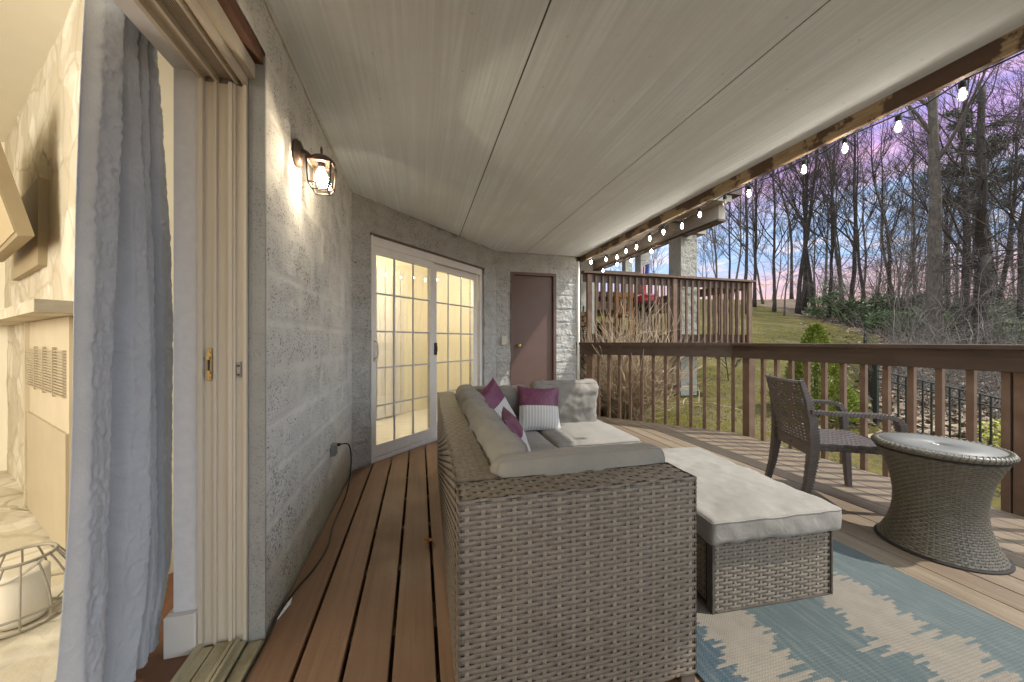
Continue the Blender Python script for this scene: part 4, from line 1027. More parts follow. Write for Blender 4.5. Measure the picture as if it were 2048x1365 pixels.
# ------------------------------------------------------------------ neighbouring units, stepping up the hill
def neighbour(off,label,flabel,plabel,full=True):
    ox,oy,oz=off
    def B(lo,hi): return (lo[0]+ox,lo[1]+oy,lo[2]+oz),(hi[0]+ox,hi[1]+oy,hi[2]+oz)
    nb=thing('neighbour_house',label,'house',(2.4+ox,5.3+oy,oz-.5))
    f=MB(); block_face(f,(2.56+ox,5.24+oy,0),(0,1,0),(1,0,0),3.0,oz-1.6,oz+2.4,.013,.03,seed=11); f.box(*B((2.3,5.26,-1.6),(2.545,8.3,2.4)))
    block_face(f,(2.56+ox,8.24+oy,0),(s2,s2,0),(s2,-s2,0),2.4,oz-1.2,oz+2.4,.013,.04,seed=12,holes=[(.25,2.0,oz-.0,oz+2.08)])
    block_face(f,(4.257+ox,9.937+oy,0),(1,0,0),(0,-1,0),1.1,oz-1.2,oz+2.4,.013,.04,seed=13)
    f.build('wall',M['stone_pillar'],nb,True)
    MN=Matrix.Translation((2.56+ox,8.24+oy,oz))@Matrix.Rotation(R(45),4,'Z')
    f=MB(); f.box((.25,-.02,0),(.33,.08,2.08),M=MN); f.box((1.92,-.02,0),(2.0,.08,2.08),M=MN); f.box((1.09,0,0),(1.17,.06,2.0),M=MN); f.box((.33,-.02,2.0),(1.92,.08,2.08),M=MN); f.box((.33,-.02,0),(1.92,.08,.06),M=MN)
    for v in (.5,.7,.9,1.35,1.55,1.75): f.box((v-.01,.01,.06),(v+.01,.05,2.0),M=MN)
    sdn=f.build('sliding_door',M['white_trim'],nb)
    f=MB(); f.quad(*[MN@Vector(q) for q in ((.33,.06,.06),(1.92,.06,.06),(1.92,.06,2.0),(.33,.06,2.0))]); f.build('pane',m_dim,sdn)
    f=MB(); f.box(*B((2.56,5.74,-.04),(6.6,9.9,0))); f.box(*B((2.56,5.74,-.27),(6.6,5.78,-.041))); f.box(*B((6.55,5.79,-.27),(6.59,9.9,-.041))); f.build('deck_floor',M['rail_dark'],nb)
    f=MB(); f.box(*B((2.33,5.05,2.36),(5.42,10.2,2.48))); f.build('porch_ceiling',M['beige_beam'],nb)
    f=MB(); f.box(*B((5.28,5.2,2.10),(5.43,10.1,2.355))); f.box(*B((5.0,6.18,2.16),(5.95,6.5,2.34))); f.build('edge_beam',M['beige_beam'],nb)
    f=MB(); f.box(*B((5.265,5.2,2.06),(5.455,10.1,2.098))); f.box(*B((2.3,5.0,2.485),(5.6,10.3,2.75))); f.box(*B((5.68,6.14,2.342),(6.0,6.54,2.36))); f.build('fascia_trim',M['rail_dark'],nb)
    pl=thing('stone_pillar',plabel,'pillar',(5.48+ox,6.34+oy,height(5.48+ox,6.34+oy)))
    gz=height(5.48+ox,6.34+oy)-.25
    f=MB()
    block_face(f,(5.28+ox,6.15+oy,0),(1,0,0),(0,-1,0),.40,gz,oz+2.10,.020,.02,seed=21+int(ox),blen=.26,course=.19)
    block_face(f,(5.28+ox,6.52+oy,0),(0,-1,0),(-1,0,0),.37,gz,oz+2.10,.006,.03,seed=22,blen=.4,course=.19)
    block_face(f,(5.68+ox,6.15+oy,0),(0,1,0),(1,0,0),.37,gz,oz+2.10,.015,.03,seed=23,blen=.4,course=.19)
    block_face(f,(5.68+ox,6.52+oy,0),(-1,0,0),(0,1,0),.40,gz,oz+2.10,.008,.04,seed=24)
    f.build('shaft',M['stone_pillar'],pl,True)
    # front railing across the end of the deck
    nr=thing('deck_railing',flabel,'railing',(2.88+ox,5.70+oy,oz))
    f=MB(); f.box(*B((2.80,5.62,1.075),(6.66,5.78,1.112))); f.build('top_rail',M['rail'],nr)
    f=MB(); f.box(*B((2.84,5.715,.93),(6.60,5.745,1.0745))); f.build('fascia_rail',M['rail_dark'],nr)
    for px_ in (2.935,4.73,6.545):
        f=MB(); f.box(*B((px_-.045,5.655,-.30),(px_+.045,5.7149,1.06)),bev=.004); p_=f.build('post',M['rail'],nr,loc=(px_+ox,5.685+oy,-.3+oz))
    b0=None
    for k in range(25):
        xx=2.935+.1388*(k+1)
        if abs(xx-4.73)<.09 or xx>6.48: continue
        if b0 is None: b0=baluster('baluster',nr,-.27,1.05,.036); o=b0
        else: o=b0.copy(); C.objects.link(o)
        o.location=(xx-2.88,.0-.004,-.27)
    if full:
        sr=thing('deck_railing',flabel.replace('end railing','side railing'),'railing',(6.59+ox,7.8+oy,oz))
        f=MB(); f.box(*B((6.51,5.79,1.075),(6.67,9.9,1.112))); f.build('top_rail',M['rail_dark'],sr)
        f=MB(); f.box(*B((6.55,5.79,.93),(6.585,9.9,1.0745))); f.build('fascia_rail',M['rail_dark'],sr)
        b0=None
        for k in range(27):
            if b0 is None: b0=baluster('baluster',sr,-.27,1.07,.036); o=b0
            else: o=b0.copy(); C.objects.link(o)
            o.location=(.02,-1.9+.15*k,-.27)
    return nb
m_dim=mottled('dim_window',(.10,.11,.13),(.2,.22,.25),1.5,.1)
neighbour((0,0,1.25),'neighbouring grey block house with raised brown deck behind the tan shrub','brown end railing of the raised neighbouring deck behind the tan shrub','thick rough stone pillar standing beside the raised neighbouring deck')
neighbour((2.9,5.5,2.5),'farther grey block house beyond the flag','brown end railing of the farther deck beyond the first neighbour','slim distant stone pillar behind the flag',False)
neighbour((5.8,11.0,3.75),'farthest grey block house up the hill','brown end railing of the farthest deck up the hill','tiny farthest stone pillar under the lit bulbs',False)
# string of lights at the neighbour
s2l=thing('string_lights','small string of lit bulbs under the neighbouring porch beam','string lights',(5.36,8.6,3.2))
bl=None; P=[]
for yy,zz in ((10.0,3.19),(9.2,3.18),(8.45,3.2),(7.8,3.16),(7.0,3.2)):
    P.append((5.20,yy,zz+.09)); P.append((5.24,yy-.35,3.28))
    if bl is None:
        b=MB(); b.lathe([(.005,-.045),(.024,-.03),(.028,0),(.016,.03),(.012,.04)],(5.20,yy,zz),10); bl=b.build('bulb',M['bulb'],s2l,True,loc=(5.20,yy,zz))
        q=MB(); q.lathe([(.014,.036),(.014,.08),(.005,.09)],(5.20,yy,zz),8); q.build('socket',M['cable'],bl)
        L0=bl.location.copy(); base=(5.20,yy,zz)
    else: dup(bl,L0+Vector((0,yy-base[1],zz-base[2])),s2l)
f=MB(); f.tube(P,.006,5); f.build('cable',M['cable'],s2l)
# flag
fl=thing('flag','striped red and white flag with blue corner hanging from a pole on the farther deck','flag',(7.75,11.0,3.4))
f=MB(); f.tube([(7.72,11.16,3.45),(7.80,10.75,3.95)],.014,8); f.build('pole',M['white_trim'],fl)
def fcol(x0):
    def g(s,t):
        u=s; z=3.88-1.25*t; w_=.30*(1-.25*t)
        return Vector((7.62+x0*0+w_*s+.02*math.sin(7*s+3*t),10.82+.05*math.sin(12*s+2*t),z-.16*(1-s)))
    return g
f=MB(); f.grid(fcol(0),20,40); f.m=[0]*len(f.f)
for i in range(len(f.f)):
    j=i//20; k=i%20
    f.m[i]=2 if (k>9 and j<17) else (0 if (k//2)%2 else 1)
f.build('cloth',[m_plain('flag_white',(.62,.61,.6)),m_plain('flag_red',(.50,.02,.045)),m_plain('flag_blue',(.03,.05,.2))],fl,True)
# slatted wooden chair, grill, log stack on the neighbouring deck
wc=thing('wooden_chair','orange brown slatted wooden chair on the neighbouring deck','chair',(4.05,6.55,1.25))
f=MB()
for x in (3.86,4.24): 
    f=MB(); f.box((x-.018,6.33,1.25),(x+.018,6.37,2.13)); f.build('leg',M['orange_wood'],wc)
    f=MB(); f.box((x-.018,6.75,1.25),(x+.018,6.79,1.69)); f.build('leg',M['orange_wood'],wc)
f=MB(); f.box((3.88,6.335,2.02),(4.22,6.365,2.11)); 
for k in range(4): f.box((3.905+k*.08,6.34,1.72),(3.945+k*.08,6.36,2.02))
f.box((3.88,6.335,1.69),(4.22,6.365,1.72)); f.build('backrest',M['orange_wood'],wc)
f=MB(); f.box((3.85,6.371,1.66),(4.25,6.80,1.69)); f.build('seat',M['orange_wood'],wc)
bg=thing('barbecue_grill','red lidded barbecue grill on the neighbouring deck','grill',(4.85,6.7,1.25))
f=MB(); f.lathe([(.26,0),(.265,.02),(.245,.11),(.17,.18),(.05,.21),(.001,.212)],(4.85,6.7,1.96),24); f.build('lid',M['red_paint'],bg,True)
f=MB(); f.lathe([(.06,-.2),(.19,-.14),(.25,-.05),(.26,-.003)],(4.85,6.7,1.96),24); f.build('bowl',M['black_metal'],bg,True)
for k in range(3):
    a=2.1*k+.4; f=MB(); f.tube([(4.85+.16*math.cos(a),6.7+.16*math.sin(a),1.80),(4.85+.27*math.cos(a),6.7+.27*math.sin(a),1.25)],.013,6); f.build('leg',M['black_metal'],bg)
ls=thing('firewood_rack','stack of split firewood in a black rack beside the neighbouring wall','firewood',(3.0,6.6,1.25))
f=MB()
for j in range(4):
    for k in range(5): f.tube([(2.74+k*.115+.05*(j%2),6.35,1.36+j*.10),(2.74+k*.115+.05*(j%2),6.72,1.36+j*.10)],.052,7)
f.build('logs',M['log'],ls)
f=MB()
for x in (2.66,3.30): f.box((x,6.4,1.25),(x+.02,6.43,1.85)); f.box((x,6.65,1.25),(x+.02,6.68,1.85))
f.box((2.66,6.4,1.28),(3.32,6.43,1.30)); f.box((2.66,6.65,1.28),(3.32,6.68,1.30)); f.build('rack',M['black_metal'],ls)

# ------------------------------------------------------------------ vegetation
def wob(p,d,L,n,bend,rng,up=.0):
    pts=[p.copy()]; d=d.normalized()
    for i in range(n):
        d=(d+Vector((rng.gauss(0,bend),rng.gauss(0,bend),rng.gauss(0,bend)+up))).normalized(); p=p+d*(L/n); pts.append(p.copy())
    return pts
def lerp_path(P,t):
    k=t*(len(P)-1); i=min(int(k),len(P)-2); return P[i].lerp(P[i+1],k-i),(P[i+1]-P[i]).normalized()
def bare_tree(seed,H,r0,nb,first=.35,spread=.75,lean=0,fork=False,twk=1.0,bend=.035):
    rng=random.Random(seed); tr=MB(); tw=MB()
    P=wob(Vector((0,0,-.3)),Vector((lean,rng.gauss(0,.03),1)),H,16,bend,rng,.05)
    rad=[max(.012,r0*((1-i/16)**.8)) for i in range(17)]; rad[0]*=1.5; rad[1]*=1.12
    tr.tube(P,rad,9)
    limbs=[]
    for k in range(nb):
        t=first+(1-first)*((k+rng.random())/nb)*.98; p,d=lerp_path(P,t); a=rng.random()*6.283+k*2.4
        out=Vector((math.cos(a),math.sin(a),0)); L=H*(.34*(1-t)+.10)*rng.uniform(.7,1.25); dd=out*spread+Vector((0,0,rng.uniform(.5,1.1)))
        rb=max(.011,r0*((1-t)**.8)*rng.uniform(.35,.6)); Q=wob(p,dd,L,7,.09,rng,.07); tr.tube(Q,[rb*(1-.13*i) for i in range(8)],5,cap=False); limbs.append((Q,L,rb))
    for Q,L,rb in limbs:
        for j in range(int(9*twk)):
            t=rng.uniform(.2,1); p,d=lerp_path(Q,t); v=(d+Vector((rng.gauss(0,.6),rng.gauss(0,.6),rng.gauss(.25,.4)))); l2=L*rng.uniform(.22,.45)
            S=wob(p,v,l2,4,.12,rng,.05); r2=max(.0065,rb*.38); tw.tube(S,[r2,r2*.85,r2*.7,r2*.55,r2*.35],4,cap=False)
            for m in range(int(7*twk)):
                p2,d2=lerp_path(S,rng.uniform(.15,1)); v2=d2+Vector((rng.gauss(0,.6),rng.gauss(0,.6),rng.gauss(.15,.4))); T2=wob(p2,v2,l2*rng.uniform(.3,.6),3,.14,rng,.04); tw.tube(T2,[.0055,.0045,.0035,.0025],3,cap=False)
    return tr,tw
def plant(tr,tw,name,label,cat,group,loc,rz=0,tm='bark',wm='bark'):
    t=bpy.data.objects.new(name,None); C.objects.link(t); t.location=loc; t.rotation_euler=(0,0,rz); tag(t,label,cat,group)
    a=bpy.data.objects.new('trunk',None)
    bpy.data.objects.remove(a)
    for nm,mb_,mt in (('trunk',tr,tm),('crown',tw,wm)):
        if mb_ is None: continue
        o=mb_.build(nm,M[mt],None,True); o.parent=t
    return t
def base(px,depth): x,y=at(px,depth); return Vector((x,y,height(x,y)))
GT='bare slender trees of the wood beyond the lawn'
LT='bare slender grey tree in the leafless wood beyond the lawn and fence'
protos=[]
spec=[(1,15,.12,15,.30,.6,.04),(2,17,.15,16,.38,.55,-.05),(3,13,.085,13,.30,.7,.08),(4,18,.17,17,.42,.5,.0),(5,14,.10,14,.35,.65,-.09),(6,16,.13,15,.28,.75,.03),(7,11,.065,12,.25,.7,.1)]
for sd_,H_,r_,nb_,fi,sp_,ln in spec: protos.append(bare_tree(sd_,H_,r_*.85,nb_+4,fi*.8,sp_*1.1,ln*1.5,bend=.05))
rng=random.Random(99)
spots=[]
for px in (1436,1462,1484,1510,1527,1548,1566,1588,1609,1636,1652,1670,1698,1716,1745,1772,1806): spots.append((px+rng.uniform(-9,9),rng.uniform(22.5,28.5)-max(0,(px-1600))*.022))
for k in range(19): px=rng.uniform(1425,2040); spots.append((px,rng.uniform(30,46)))
for px,d in ((1835,19),(1905,17.5),(1955,21),(1985,16.5),(2020,18),(2045,14.5),(2065,20),(1800,23),(1745,21),(2100,15),(2160,19),(2240,16),(2330,20)): spots.append((px,d))
for px,d in ((1215,42),(1240,47),(1300,40),(1318,46),(1405,38),(1418,44),(1275,50)): spots.append((px,d))
def base_b(bear,dist): x=dist*math.sin(R(bear)); y=dist*math.cos(R(bear)); return Vector((x,y,height(x,y)))
more=[(rng.uniform(73,103),rng.uniform(14,36)) for k in range(26)]
live=[None]*len(protos)
for i,(px,d) in enumerate(spots+more):
    k=rng.randrange(len(protos)); L=base(px,d) if i<len(spots) else base_b(px,d)
    if d>36 and px<1425 and i<len(spots): k=6
    s_=rng.uniform(.85,1.2); s_*= .8 if d<22 else 1
    if live[k] is None:
        t=plant(*protos[k],'bare_tree',LT,'tree',GT,L,rng.random()*6.28,'bark_dark' if k%2 else 'bark','bark_dark'); live[k]=t
    else: t=dup(live[k],L,None,rng.random()*6.28)
    t.scale=(s_,s_,s_)
# the three big trees on the right
tr,tw=bare_tree(41,17,.235,16,.42,.75,-.03,bend=.022); plant(tr,tw,'bare_tree','thickest straight grey trunk rising just beyond the fence','tree',None,base(1871,13.2),0,'bark','bark_dark')
tr,tw=bare_tree(42,16,.15,22,.25,.7,.02); plant(tr,tw,'bare_tree','dark many branched bare tree right of the thickest trunk','tree',None,base(1926,14.6),1.2,'bark_dark','bark_dark')
# twisted vine-covered tree
rg=random.Random(5); tr=MB(); tw=MB()
P=[Vector(q) for q in ((0,0,-.3),(.05,0,.8),(.0,.1,1.7),(-.25,.1,2.6),(-.1,.0,3.4),(.5,-.1,3.9),(.35,0,4.6),(-.15,.1,5.4),(-.3,.1,6.6),(-.1,.1,8.2),(.15,0,10))]
P=cr(P,4); tr.tube(P,[.21*(1-.6*i/len(P)) for i in range(len(P))],9)
for k in range(150):
    p,d=lerp_path(P,rg.uniform(.03,.95)); a=rg.random()*6.28; Q=wob(p,Vector((math.cos(a),math.sin(a),rg.uniform(-.3,.8))),rg.uniform(.8,2.4),7,.35,rg,-.03); r_=rg.uniform(.008,.03); tr.tube(Q,[r_*(1-.1*i) for i in range(8)],5,cap=False)
    for m in range(6):
        p2,d2=lerp_path(Q,rg.random()); tw.tube(wob(p2,d2+Vector((rg.gauss(0,.7),rg.gauss(0,.7),rg.gauss(0,.6))),rg.uniform(.3,.9),4,.3,rg,-.04),[.007,.006,.005,.004,.003],3,cap=False)
plant(tr,tw,'twisted_tree','crooked vine tangled dark tree at the right edge of the wood','tree',None,base(1968,12.6),.6,'bark_dark','twig_grey')
# pine
def leafcloud(mb_,c,rad,n,size,rg,flat=1.0,elong=1.0,up=0.0):
    for _ in range(n):
        while True:
            p=Vector((rg.uniform(-1,1),rg.uniform(-1,1),rg.uniform(-1,1)))
            if .15<p.length<1: break
        p=Vector((c[0]+p.x*rad[0],c[1]+p.y*rad[1],c[2]+p.z*rad[2]))
        a=Vector((rg.gauss(0,1),rg.gauss(0,1),rg.gauss(up,flat))).normalized(); b=a.orthogonal().normalized(); s_=size*rg.uniform(.6,1.4)
        mb_.tri(p-b*s_*.3,p+b*s_*.3,p+a*s_*elong)
rg=random.Random(12); tr=MB(); tw=MB()
P=wob(Vector((0,0,-.3)),Vector((0,0,1)),15.5,14,.02,rg,.05); tr.tube(P,[.2*(1-.055*i) for i in range(15)],8)
for k in range(46):
    t=rg.uniform(.50,1.0); p,d=lerp_path(P,t); a=rg.random()*6.28; L=(2.5*(1-(t-.5)*1.55)+.5)*rg.uniform(.6,1.1); Q=wob(p,Vector((math.cos(a),math.sin(a),.28)),L,6,.1,rg,.05); tr.tube(Q,[.035,.03,.025,.02,.015,.01,.006],4,cap=False)
    for m in range(9):
        q,_=lerp_path(Q,rg.uniform(.35,1)); leafcloud(tw,q+Vector((0,0,.05)),(.38,.38,.2),30,.17,rg,.5,1.0,.5)
plant(tr,tw,'pine_tree','tall pine with dark green crown behind the bare trees at the right','tree',None,base(1990,23),0,'bark_dark','pine')
# dwarf spruce cone
rg=random.Random(3); c=(7.15,4.85); gz=height(*c); tr=MB(); tw=MB(); tr.tube([(0,0,-.1),(0,0,1.4)],[.05,.01],6)
for k in range(15000):
    t=rg.random()**1.35; z=.04+1.66*t; r=(.62*(1-t)**.75+.02)*(1+.16*mnoise.noise(Vector((math.cos(k)*1.0,z*4,0)))) ; a=rg.random()*6.283
    r*=(1+.36*mnoise.noise(Vector((math.cos(a)*2.6,math.sin(a)*2.6,z*4.2)))); rr=r*(rg.uniform(.55,1)**.5)
    p=Vector((rr*math.cos(a),rr*math.sin(a),z)); d=Vector((math.cos(a)*.8+rg.gauss(0,.4),math.sin(a)*.8+rg.gauss(0,.4),.7+rg.gauss(0,.4))).normalized(); b=d.orthogonal().normalized(); s_=rg.uniform(.03,.065)
    b=(Matrix.Rotation(rg.random()*6.28,3,d)@b); tw.tri(p-b*s_*.28,p+b*s_*.28,p+d*s_)
plant(tr,tw,'dwarf_spruce','bright green cone shaped conifer on the lawn beyond the railing','shrub',None,(c[0],c[1],gz),0,'bark_dark','spruce')
# tan leafless shrub
rg=random.Random(8); tw=MB()
for k in range(430):
    a=rg.random()*6.283; sp_=rg.uniform(.05,.95); p=Vector((rg.gauss(0,.13),rg.gauss(0,.10),-.1)); L=rg.uniform(.9,2.25)*(1-.25*sp_)
    Q=wob(p,Vector((math.cos(a)*sp_,math.sin(a)*sp_,1)),L,9,.085,rg,-.035*sp_); r_=rg.uniform(.005,.0095); tw.tube(Q,[r_*(1-.075*i) for i in range(10)],4,cap=False)
    for m in range(5):
        q,d=lerp_path(Q,rg.uniform(.3,.98)); tw.tube(wob(q,d+Vector((rg.gauss(0,.55),rg.gauss(0,.55),rg.gauss(.1,.4))),rg.uniform(.15,.5),3,.15,rg),[.0042,.0036,.003,.002],3,cap=False)
sx,sy=3.35,5.22
o=tw.build('leafless_shrub',M['twig_tan'],None,False); o.location=(sx,sy,height(sx,sy)); tag(o,'dense tan leafless shrub between the two decks','shrub')
# small bare sapling on the lawn
tr,tw=bare_tree(77,1.6,.014,9,.2,.8,0,twk=.8); t=plant(tr,tw,'small_sapling','small bare sapling on the lawn seen through the railing balusters','shrub',None,base(1458,8.6),0,'bark_dark','bark_dark')
# evergreen bushes at the edge of the wood
def bush(seed,w_,h_):
    rg=random.Random(seed); b=MB()
    for k in range(16):
        a=rg.random()*6.283; r=rg.random()**.5*w_*.7; z=rg.uniform(.15,.9)*h_; leafcloud(b,(r*math.cos(a),r*math.sin(a),z),(w_*.36,w_*.36,h_*.20),85,.10,rg,.6,1.2)
    for k in range(10): b.tube(wob(Vector((0,0,-.1)),Vector((rg.gauss(0,.5),rg.gauss(0,.5),1)),h_*.8,4,.1,rg),[.012,.01,.008,.006,.004],4)
    return b
bp=[]
GB='evergreen bushes at the edge of the wood'
rg=random.Random(21)
bs_=[(1650,23,0),(1690,21.5,1),(1735,20.5,0),(1770,18,1),(1800,19.5,2),(1838,17.5,0),(1880,18.5,1),(1905,15.5,2),(1940,16.5,0),(1975,14.5,1),(2005,15,2),(2030,12.6,0),(2060,13.4,1),(1760,23,2),(1820,22.5,0),(1900,21,1),(1990,19.5,2),(2045,17.5,0),(1720,25,1),(2110,13,2),(2170,15,0),(1668,27,2),(1860,25,0),(1950,24,1),(2010,24,0),(1790,27,1)]
for i,(px,d,k) in enumerate(bs_):
    L=base(px,d)
    while len(bp)<=k:
        q=len(bp); o=bush(60+q,(1.0,.8,1.2)[q],(1.5,1.2,1.9)[q]).build('evergreen_bush',M['green_dark']); bp.append([o,False])
    o=bp[k][0] if not bp[k][1] else bp[k][0].copy()
    if bp[k][1]: C.objects.link(o)
    bp[k][1]=True; o.location=L; o.rotation_euler=(0,0,rg.random()*6.28); s_=rg.uniform(.8,1.25); o.scale=(s_,s_,s_)
    tag(o,'dark evergreen bush low among the bare trunks at the edge of the wood','bush',GB)
c=base(2046,5.35); o=MB(); rg=random.Random(4); leafcloud(o,(0,0,.25),(.5,.5,.28),700,.06,rg,.6,1.2); o=o.build('yellow_shrub',M['yellow_leaf']); o.location=c; tag(o,'low yellow green shrub at the foot of the black fence','shrub')
# tangled brush (nobody could count it)
rg=random.Random(31); b=MB()
for k in range(2500):
    d=rg.uniform(11,27) if k<1300 else rg.uniform(6.6,11.5); px=rg.uniform(1660,2230); x,y=at(px,d)
    if k>=1900: q_=base_b(rg.uniform(71,104),rg.uniform(9.5,26)); x,y=q_.x,q_.y
    if wood(x,y)<.7: continue
    p=Vector((x,y,height(x,y)-.05)); L=rg.uniform(.5,2.0) if rg.random()<.86 else rg.uniform(2,4)
    a=rg.random()*6.283; sp_=rg.uniform(.1,1.3); r_=rg.uniform(.006,.014)*(1 if d<18 else 1.3); Q=wob(p,Vector((math.cos(a)*sp_,math.sin(a)*sp_,1)),L,6,.2,rg,-.02); b.tube(Q,[r_*(1-.12*i) for i in range(7)],4,cap=False)
    for m in range(4):
        q,dd=lerp_path(Q,rg.uniform(.25,1)); b.tube(wob(q,dd+Vector((rg.gauss(0,.7),rg.gauss(0,.7),rg.gauss(0,.6))),L*rg.uniform(.2,.45),4,.25,rg,-.02),[r_*.5,r_*.45,r_*.4,r_*.3,r_*.2],3,cap=False)
for k in range(210):                       # thin crooked saplings filling the wood
    d=rg.uniform(15,33); px=rg.uniform(1500,2200); x,y=at(px,d)
    if wood(x,y)<.75: continue
    p=Vector((x,y,height(x,y)-.1)); L=rg.uniform(3,8); Q=wob(p,Vector((rg.gauss(0,.14),rg.gauss(0,.14),1)),L,9,.10,rg,.02); r_=rg.uniform(.018,.04); b.tube(Q,[r_*(1-.085*i) for i in range(10)],5,cap=False)
    for m in range(16):
        q,dd=lerp_path(Q,rg.uniform(.2,1)); a=rg.random()*6.283; l2=rg.uniform(.5,1.7); S=wob(q,Vector((math.cos(a),math.sin(a),rg.uniform(-.1,.9))),l2,5,.22,rg,.02); b.tube(S,[.010,.009,.008,.007,.005,.003],3,cap=False)
        for n_ in range(4):
            q2,d2=lerp_path(S,rg.uniform(.2,1)); b.tube(wob(q2,d2+Vector((rg.gauss(0,.7),rg.gauss(0,.7),rg.gauss(0,.5))),l2*.4,3,.25,rg),[.006,.005,.004,.003],3,cap=False)
o=b.build('brush',M['twig_grey'],None,False); tag(o,kind='stuff')
b=MB()
for k in range(27000):
    d=5.6+rg.random()**1.5*24; px=rg.uniform(1600,2300); x,y=at(px,d)
    if k%4==0: q_=base_b(rg.uniform(70,108),rg.uniform(7.5,26)); x,y=q_.x,q_.y
    w_=wood(x,y)
    if rg.random()>max(w_*1.1-.1,.13): continue
    if x<4.1 and y<5.0: continue
    p=Vector((x,y,height(x,y)+rg.uniform(.01,.05))); a=Vector((rg.gauss(0,1),rg.gauss(0,1),rg.gauss(0,.45))).normalized(); q=a.orthogonal().normalized(); q=Matrix.Rotation(rg.uniform(-.6,.6),3,a)@Vector((-a.y,a.x,.2)); s_=rg.uniform(.05,.10)
    b.quad(p-a*s_,p+q*s_*.6,p+a*s_,p-q*s_*.6)
o=b.build('fallen_leaves',M['litter']); tag(o,kind='stuff')
b=MB()
for k in range(42000):
    d=4.2+rg.random()**1.6*15; px=rg.uniform(1130,2100); x,y=at(px,d)
    if x<3.9 and y<5.2 and y>-1 and (x<3.8 or False): continue
    if wood(x,y)>.55 or mnoise.noise(Vector((x*.9,y*.9,0)))<-.25+.2*rg.random(): continue
    p=Vector((x,y,height(x,y)-.004)); a=rg.random()*6.283; h_=rg.uniform(.02,.055); w_=.004+d*.0004; q=Vector((math.cos(a),math.sin(a),0)); b.tri(p-q*w_,p+q*w_,p+Vector((rg.gauss(0,.025),rg.gauss(0,.025),h_)))
o=b.build('grass',M['grass']); tag(o,kind='stuff')
# metal fence
def fence(pts,label):
    x0,y0=pts[0]; fe=thing('metal_fence',label,'fence',(x0,y0,height(x0,y0)))
    pk=MB(); rails=MB()
    segs=[]
    for (ax,ay),(bx,by_) in zip(pts,pts[1:]):
        L=math.hypot(bx-ax,by_-ay); n=max(1,round(L/1.8))
        for i in range(n): segs.append(((ax+(bx-ax)*i/n,ay+(by_-ay)*i/n),(ax+(bx-ax)*(i+1)/n,ay+(by_-ay)*(i+1)/n)))
    for a,bq in segs:
        za,zb=height(*a),height(*bq)
        for hh in (.12,.84,.98): rails.tube([(a[0],a[1],za+hh),(bq[0],bq[1],zb+hh)],.016,4)
        for k in range(1,16):
            t=k/16; x=a[0]+(bq[0]-a[0])*t; y=a[1]+(bq[1]-a[1])*t; z=za+(zb-za)*t; pk.box((x-.010,y-.010,z+.05),(x+.010,y+.010,z+.99))
    pk.build('pickets',M['fence'],fe); rails.build('rails',M['fence'],fe)
    for a in [s[0] for s in segs]+[segs[-1][1]]:
        p=MB(); z=height(*a); p.box((a[0]-.03,a[1]-.03,z-.2),(a[0]+.03,a[1]+.03,z+1.06),bev=.004); p.box((a[0]-.036,a[1]-.036,z+1.061),(a[0]+.036,a[1]+.036,z+1.08)); p.build('post',M['fence'],fe,loc=(a[0],a[1],z))
fence([(7.9,-2.0),(7.85,4.35),(11.5,6.6),(15.0,8.6)],'black metal picket fence between the lawn and the wood')

# ------------------------------------------------------------------ light, sky
EXPO=1.45
SE,SAz=R(52),-24.0                             # sun: elevation, bearing from +x towards -y (degrees)
sd_v=Vector((math.cos(SE)*math.cos(R(SAz)),math.cos(SE)*math.sin(R(SAz)),math.sin(SE)))
sun=bpy.data.objects.new('sun',bpy.data.lights.new('sun','SUN')); C.objects.link(sun)
sun.data.energy=2.0; sun.data.angle=R(.8); sun.data.color=(1,.955,.88); sun.rotation_euler=(-sd_v).to_track_quat('-Z','Y').to_euler(); sun.location=(20,-5,20)
wd=bpy.data.worlds.new('World'); sc.world=wd; wd.use_nodes=True; nt=wd.node_tree; N=nt.nodes; bgn=N['Background']
STR=.1; bgn.inputs[1].default_value=STR
sky=N.new('ShaderNodeTexSky'); sky.sky_type='NISHITA'; sky.sun_disc=False; sky.sun_elevation=SE; sky.sun_rotation=R(90-SAz)
class WT(NT):
    def __init__(self,t): self.t=t; self.n=t.nodes; self.l=t.links
w_=WT(nt); gen=w_.new('ShaderNodeTexCoord').outputs['Generated']
gx,gy,gz_=w_.sep(gen)
sv=w_.new('ShaderNodeMapping'); sv.inputs['Scale'].default_value=(2.2,2.2,13); w_.link(gen,sv.inputs[0]); sv=sv.outputs[0]
n1=w_.noise(sv,1.3,6,.58,.5); n2=w_.noise(sv,3.1,5,.6,.3)
zz=w_.math('ADD',gz_,w_.math('MULTIPLY',w_.math('SUBTRACT',n1,.5),.16))
stops=[(0,(.36,.30,.40)),(.07,(.62,.36,.34)),(.13,(.52,.36,.46)),(.18,(.28,.43,.70)),(.26,(.38,.52,.80)),(.31,(.54,.36,.62)),(.38,(.50,.30,.62)),(.45,(.20,.24,.62)),(.60,(.20,.28,.66)),(1,(.35,.42,.62))]
grad=w_.ramp(zz,stops)
cloud=w_.ramp(n2,[(.48,0),(.62,1)])
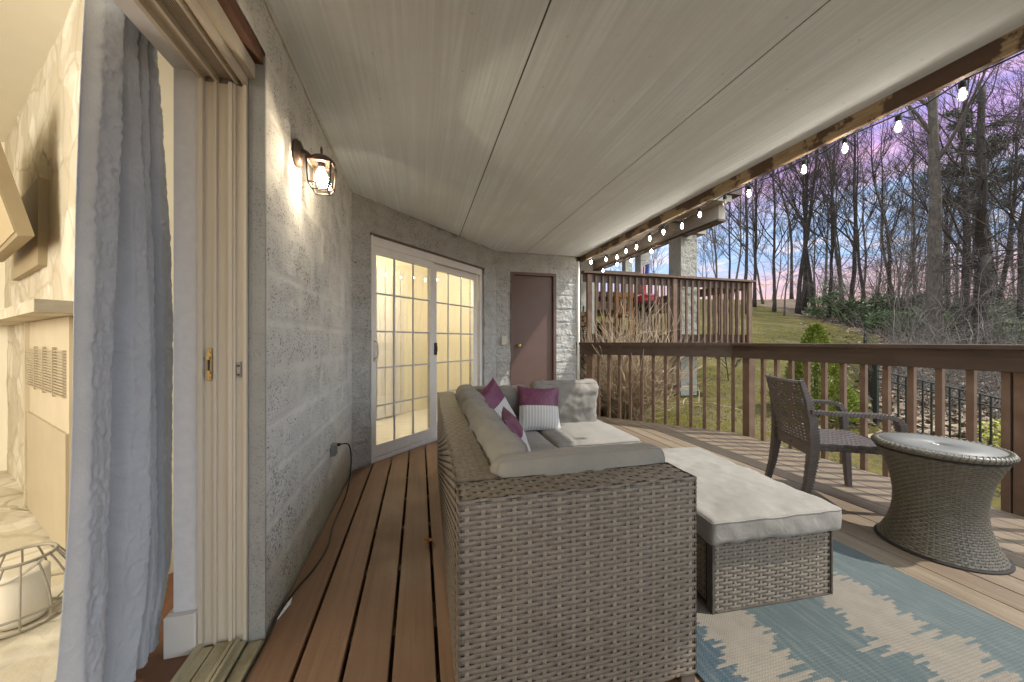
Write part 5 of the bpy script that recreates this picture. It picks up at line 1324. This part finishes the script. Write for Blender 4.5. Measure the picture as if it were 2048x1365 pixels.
warm=w_.ramp(gz_,[(0,(.80,.46,.36)),(.14,(.80,.48,.42)),(.24,(.82,.80,.90)),(.36,(.80,.42,.62)),(.6,(.55,.42,.68))])
colr=w_.mix(w_.math('MULTIPLY',cloud,.75),grad,warm)
# brighter, whiter sky towards the north-west
az=w_.ramp(w_.math('SUBTRACT',gy,gx),[(.0,0),(.45,.55)]); hi=w_.ramp(gz_,[(.12,0),(.24,1),(.5,1),(.7,.3)])
colr=w_.mix(w_.math('MULTIPLY',az,hi),colr,(.80,.88,1.0))
k=1/(STR*2**EXPO)
vm=w_.new('ShaderNodeVectorMath',operation='SCALE'); w_.link(colr,vm.inputs[0]); vm.inputs['Scale'].default_value=k*1.62
# unseen sky overhead and behind the camera, brightened to add fill light
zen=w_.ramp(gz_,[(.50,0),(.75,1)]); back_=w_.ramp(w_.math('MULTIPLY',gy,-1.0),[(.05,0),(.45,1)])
fill_mask=w_.math('MAXIMUM',zen,w_.math('MULTIPLY',back_,w_.ramp(gz_,[(-.02,0),(.05,1)])))
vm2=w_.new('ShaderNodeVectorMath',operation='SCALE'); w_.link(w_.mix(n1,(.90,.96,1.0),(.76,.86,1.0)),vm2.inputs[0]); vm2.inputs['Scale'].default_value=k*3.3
class _o: pass
vmo=w_.mix(fill_mask,vm.outputs[0],vm2.outputs[0])
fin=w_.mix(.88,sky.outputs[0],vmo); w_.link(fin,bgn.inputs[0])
def lamp(name,loc,power,col,rad):
    l=bpy.data.objects.new(name,bpy.data.lights.new(name,'POINT')); C.objects.link(l); l.location=loc; l.data.energy=power; l.data.color=col; l.data.shadow_soft_size=rad; return l
lamp('living_room_lamp',(-3.0,.2,1.8),80,(1,.94,.82),.7)
lamp('bedroom_lamp',tuple(L45(1.1,-.42,2.27)),24,(1,.87,.62),.1)
vs=sc.view_settings; vs.view_transform='Standard'; vs.look='None'; vs.exposure=EXPO; vs.gamma=1
sc.cycles.use_denoising=True
sc.cycles.max_bounces=8; sc.cycles.diffuse_bounces=5; sc.cycles.transparent_max_bounces=12; sc.cycles.sample_clamp_indirect=6; sc.cycles.caustics_reflective=False; sc.cycles.caustics_refractive=False
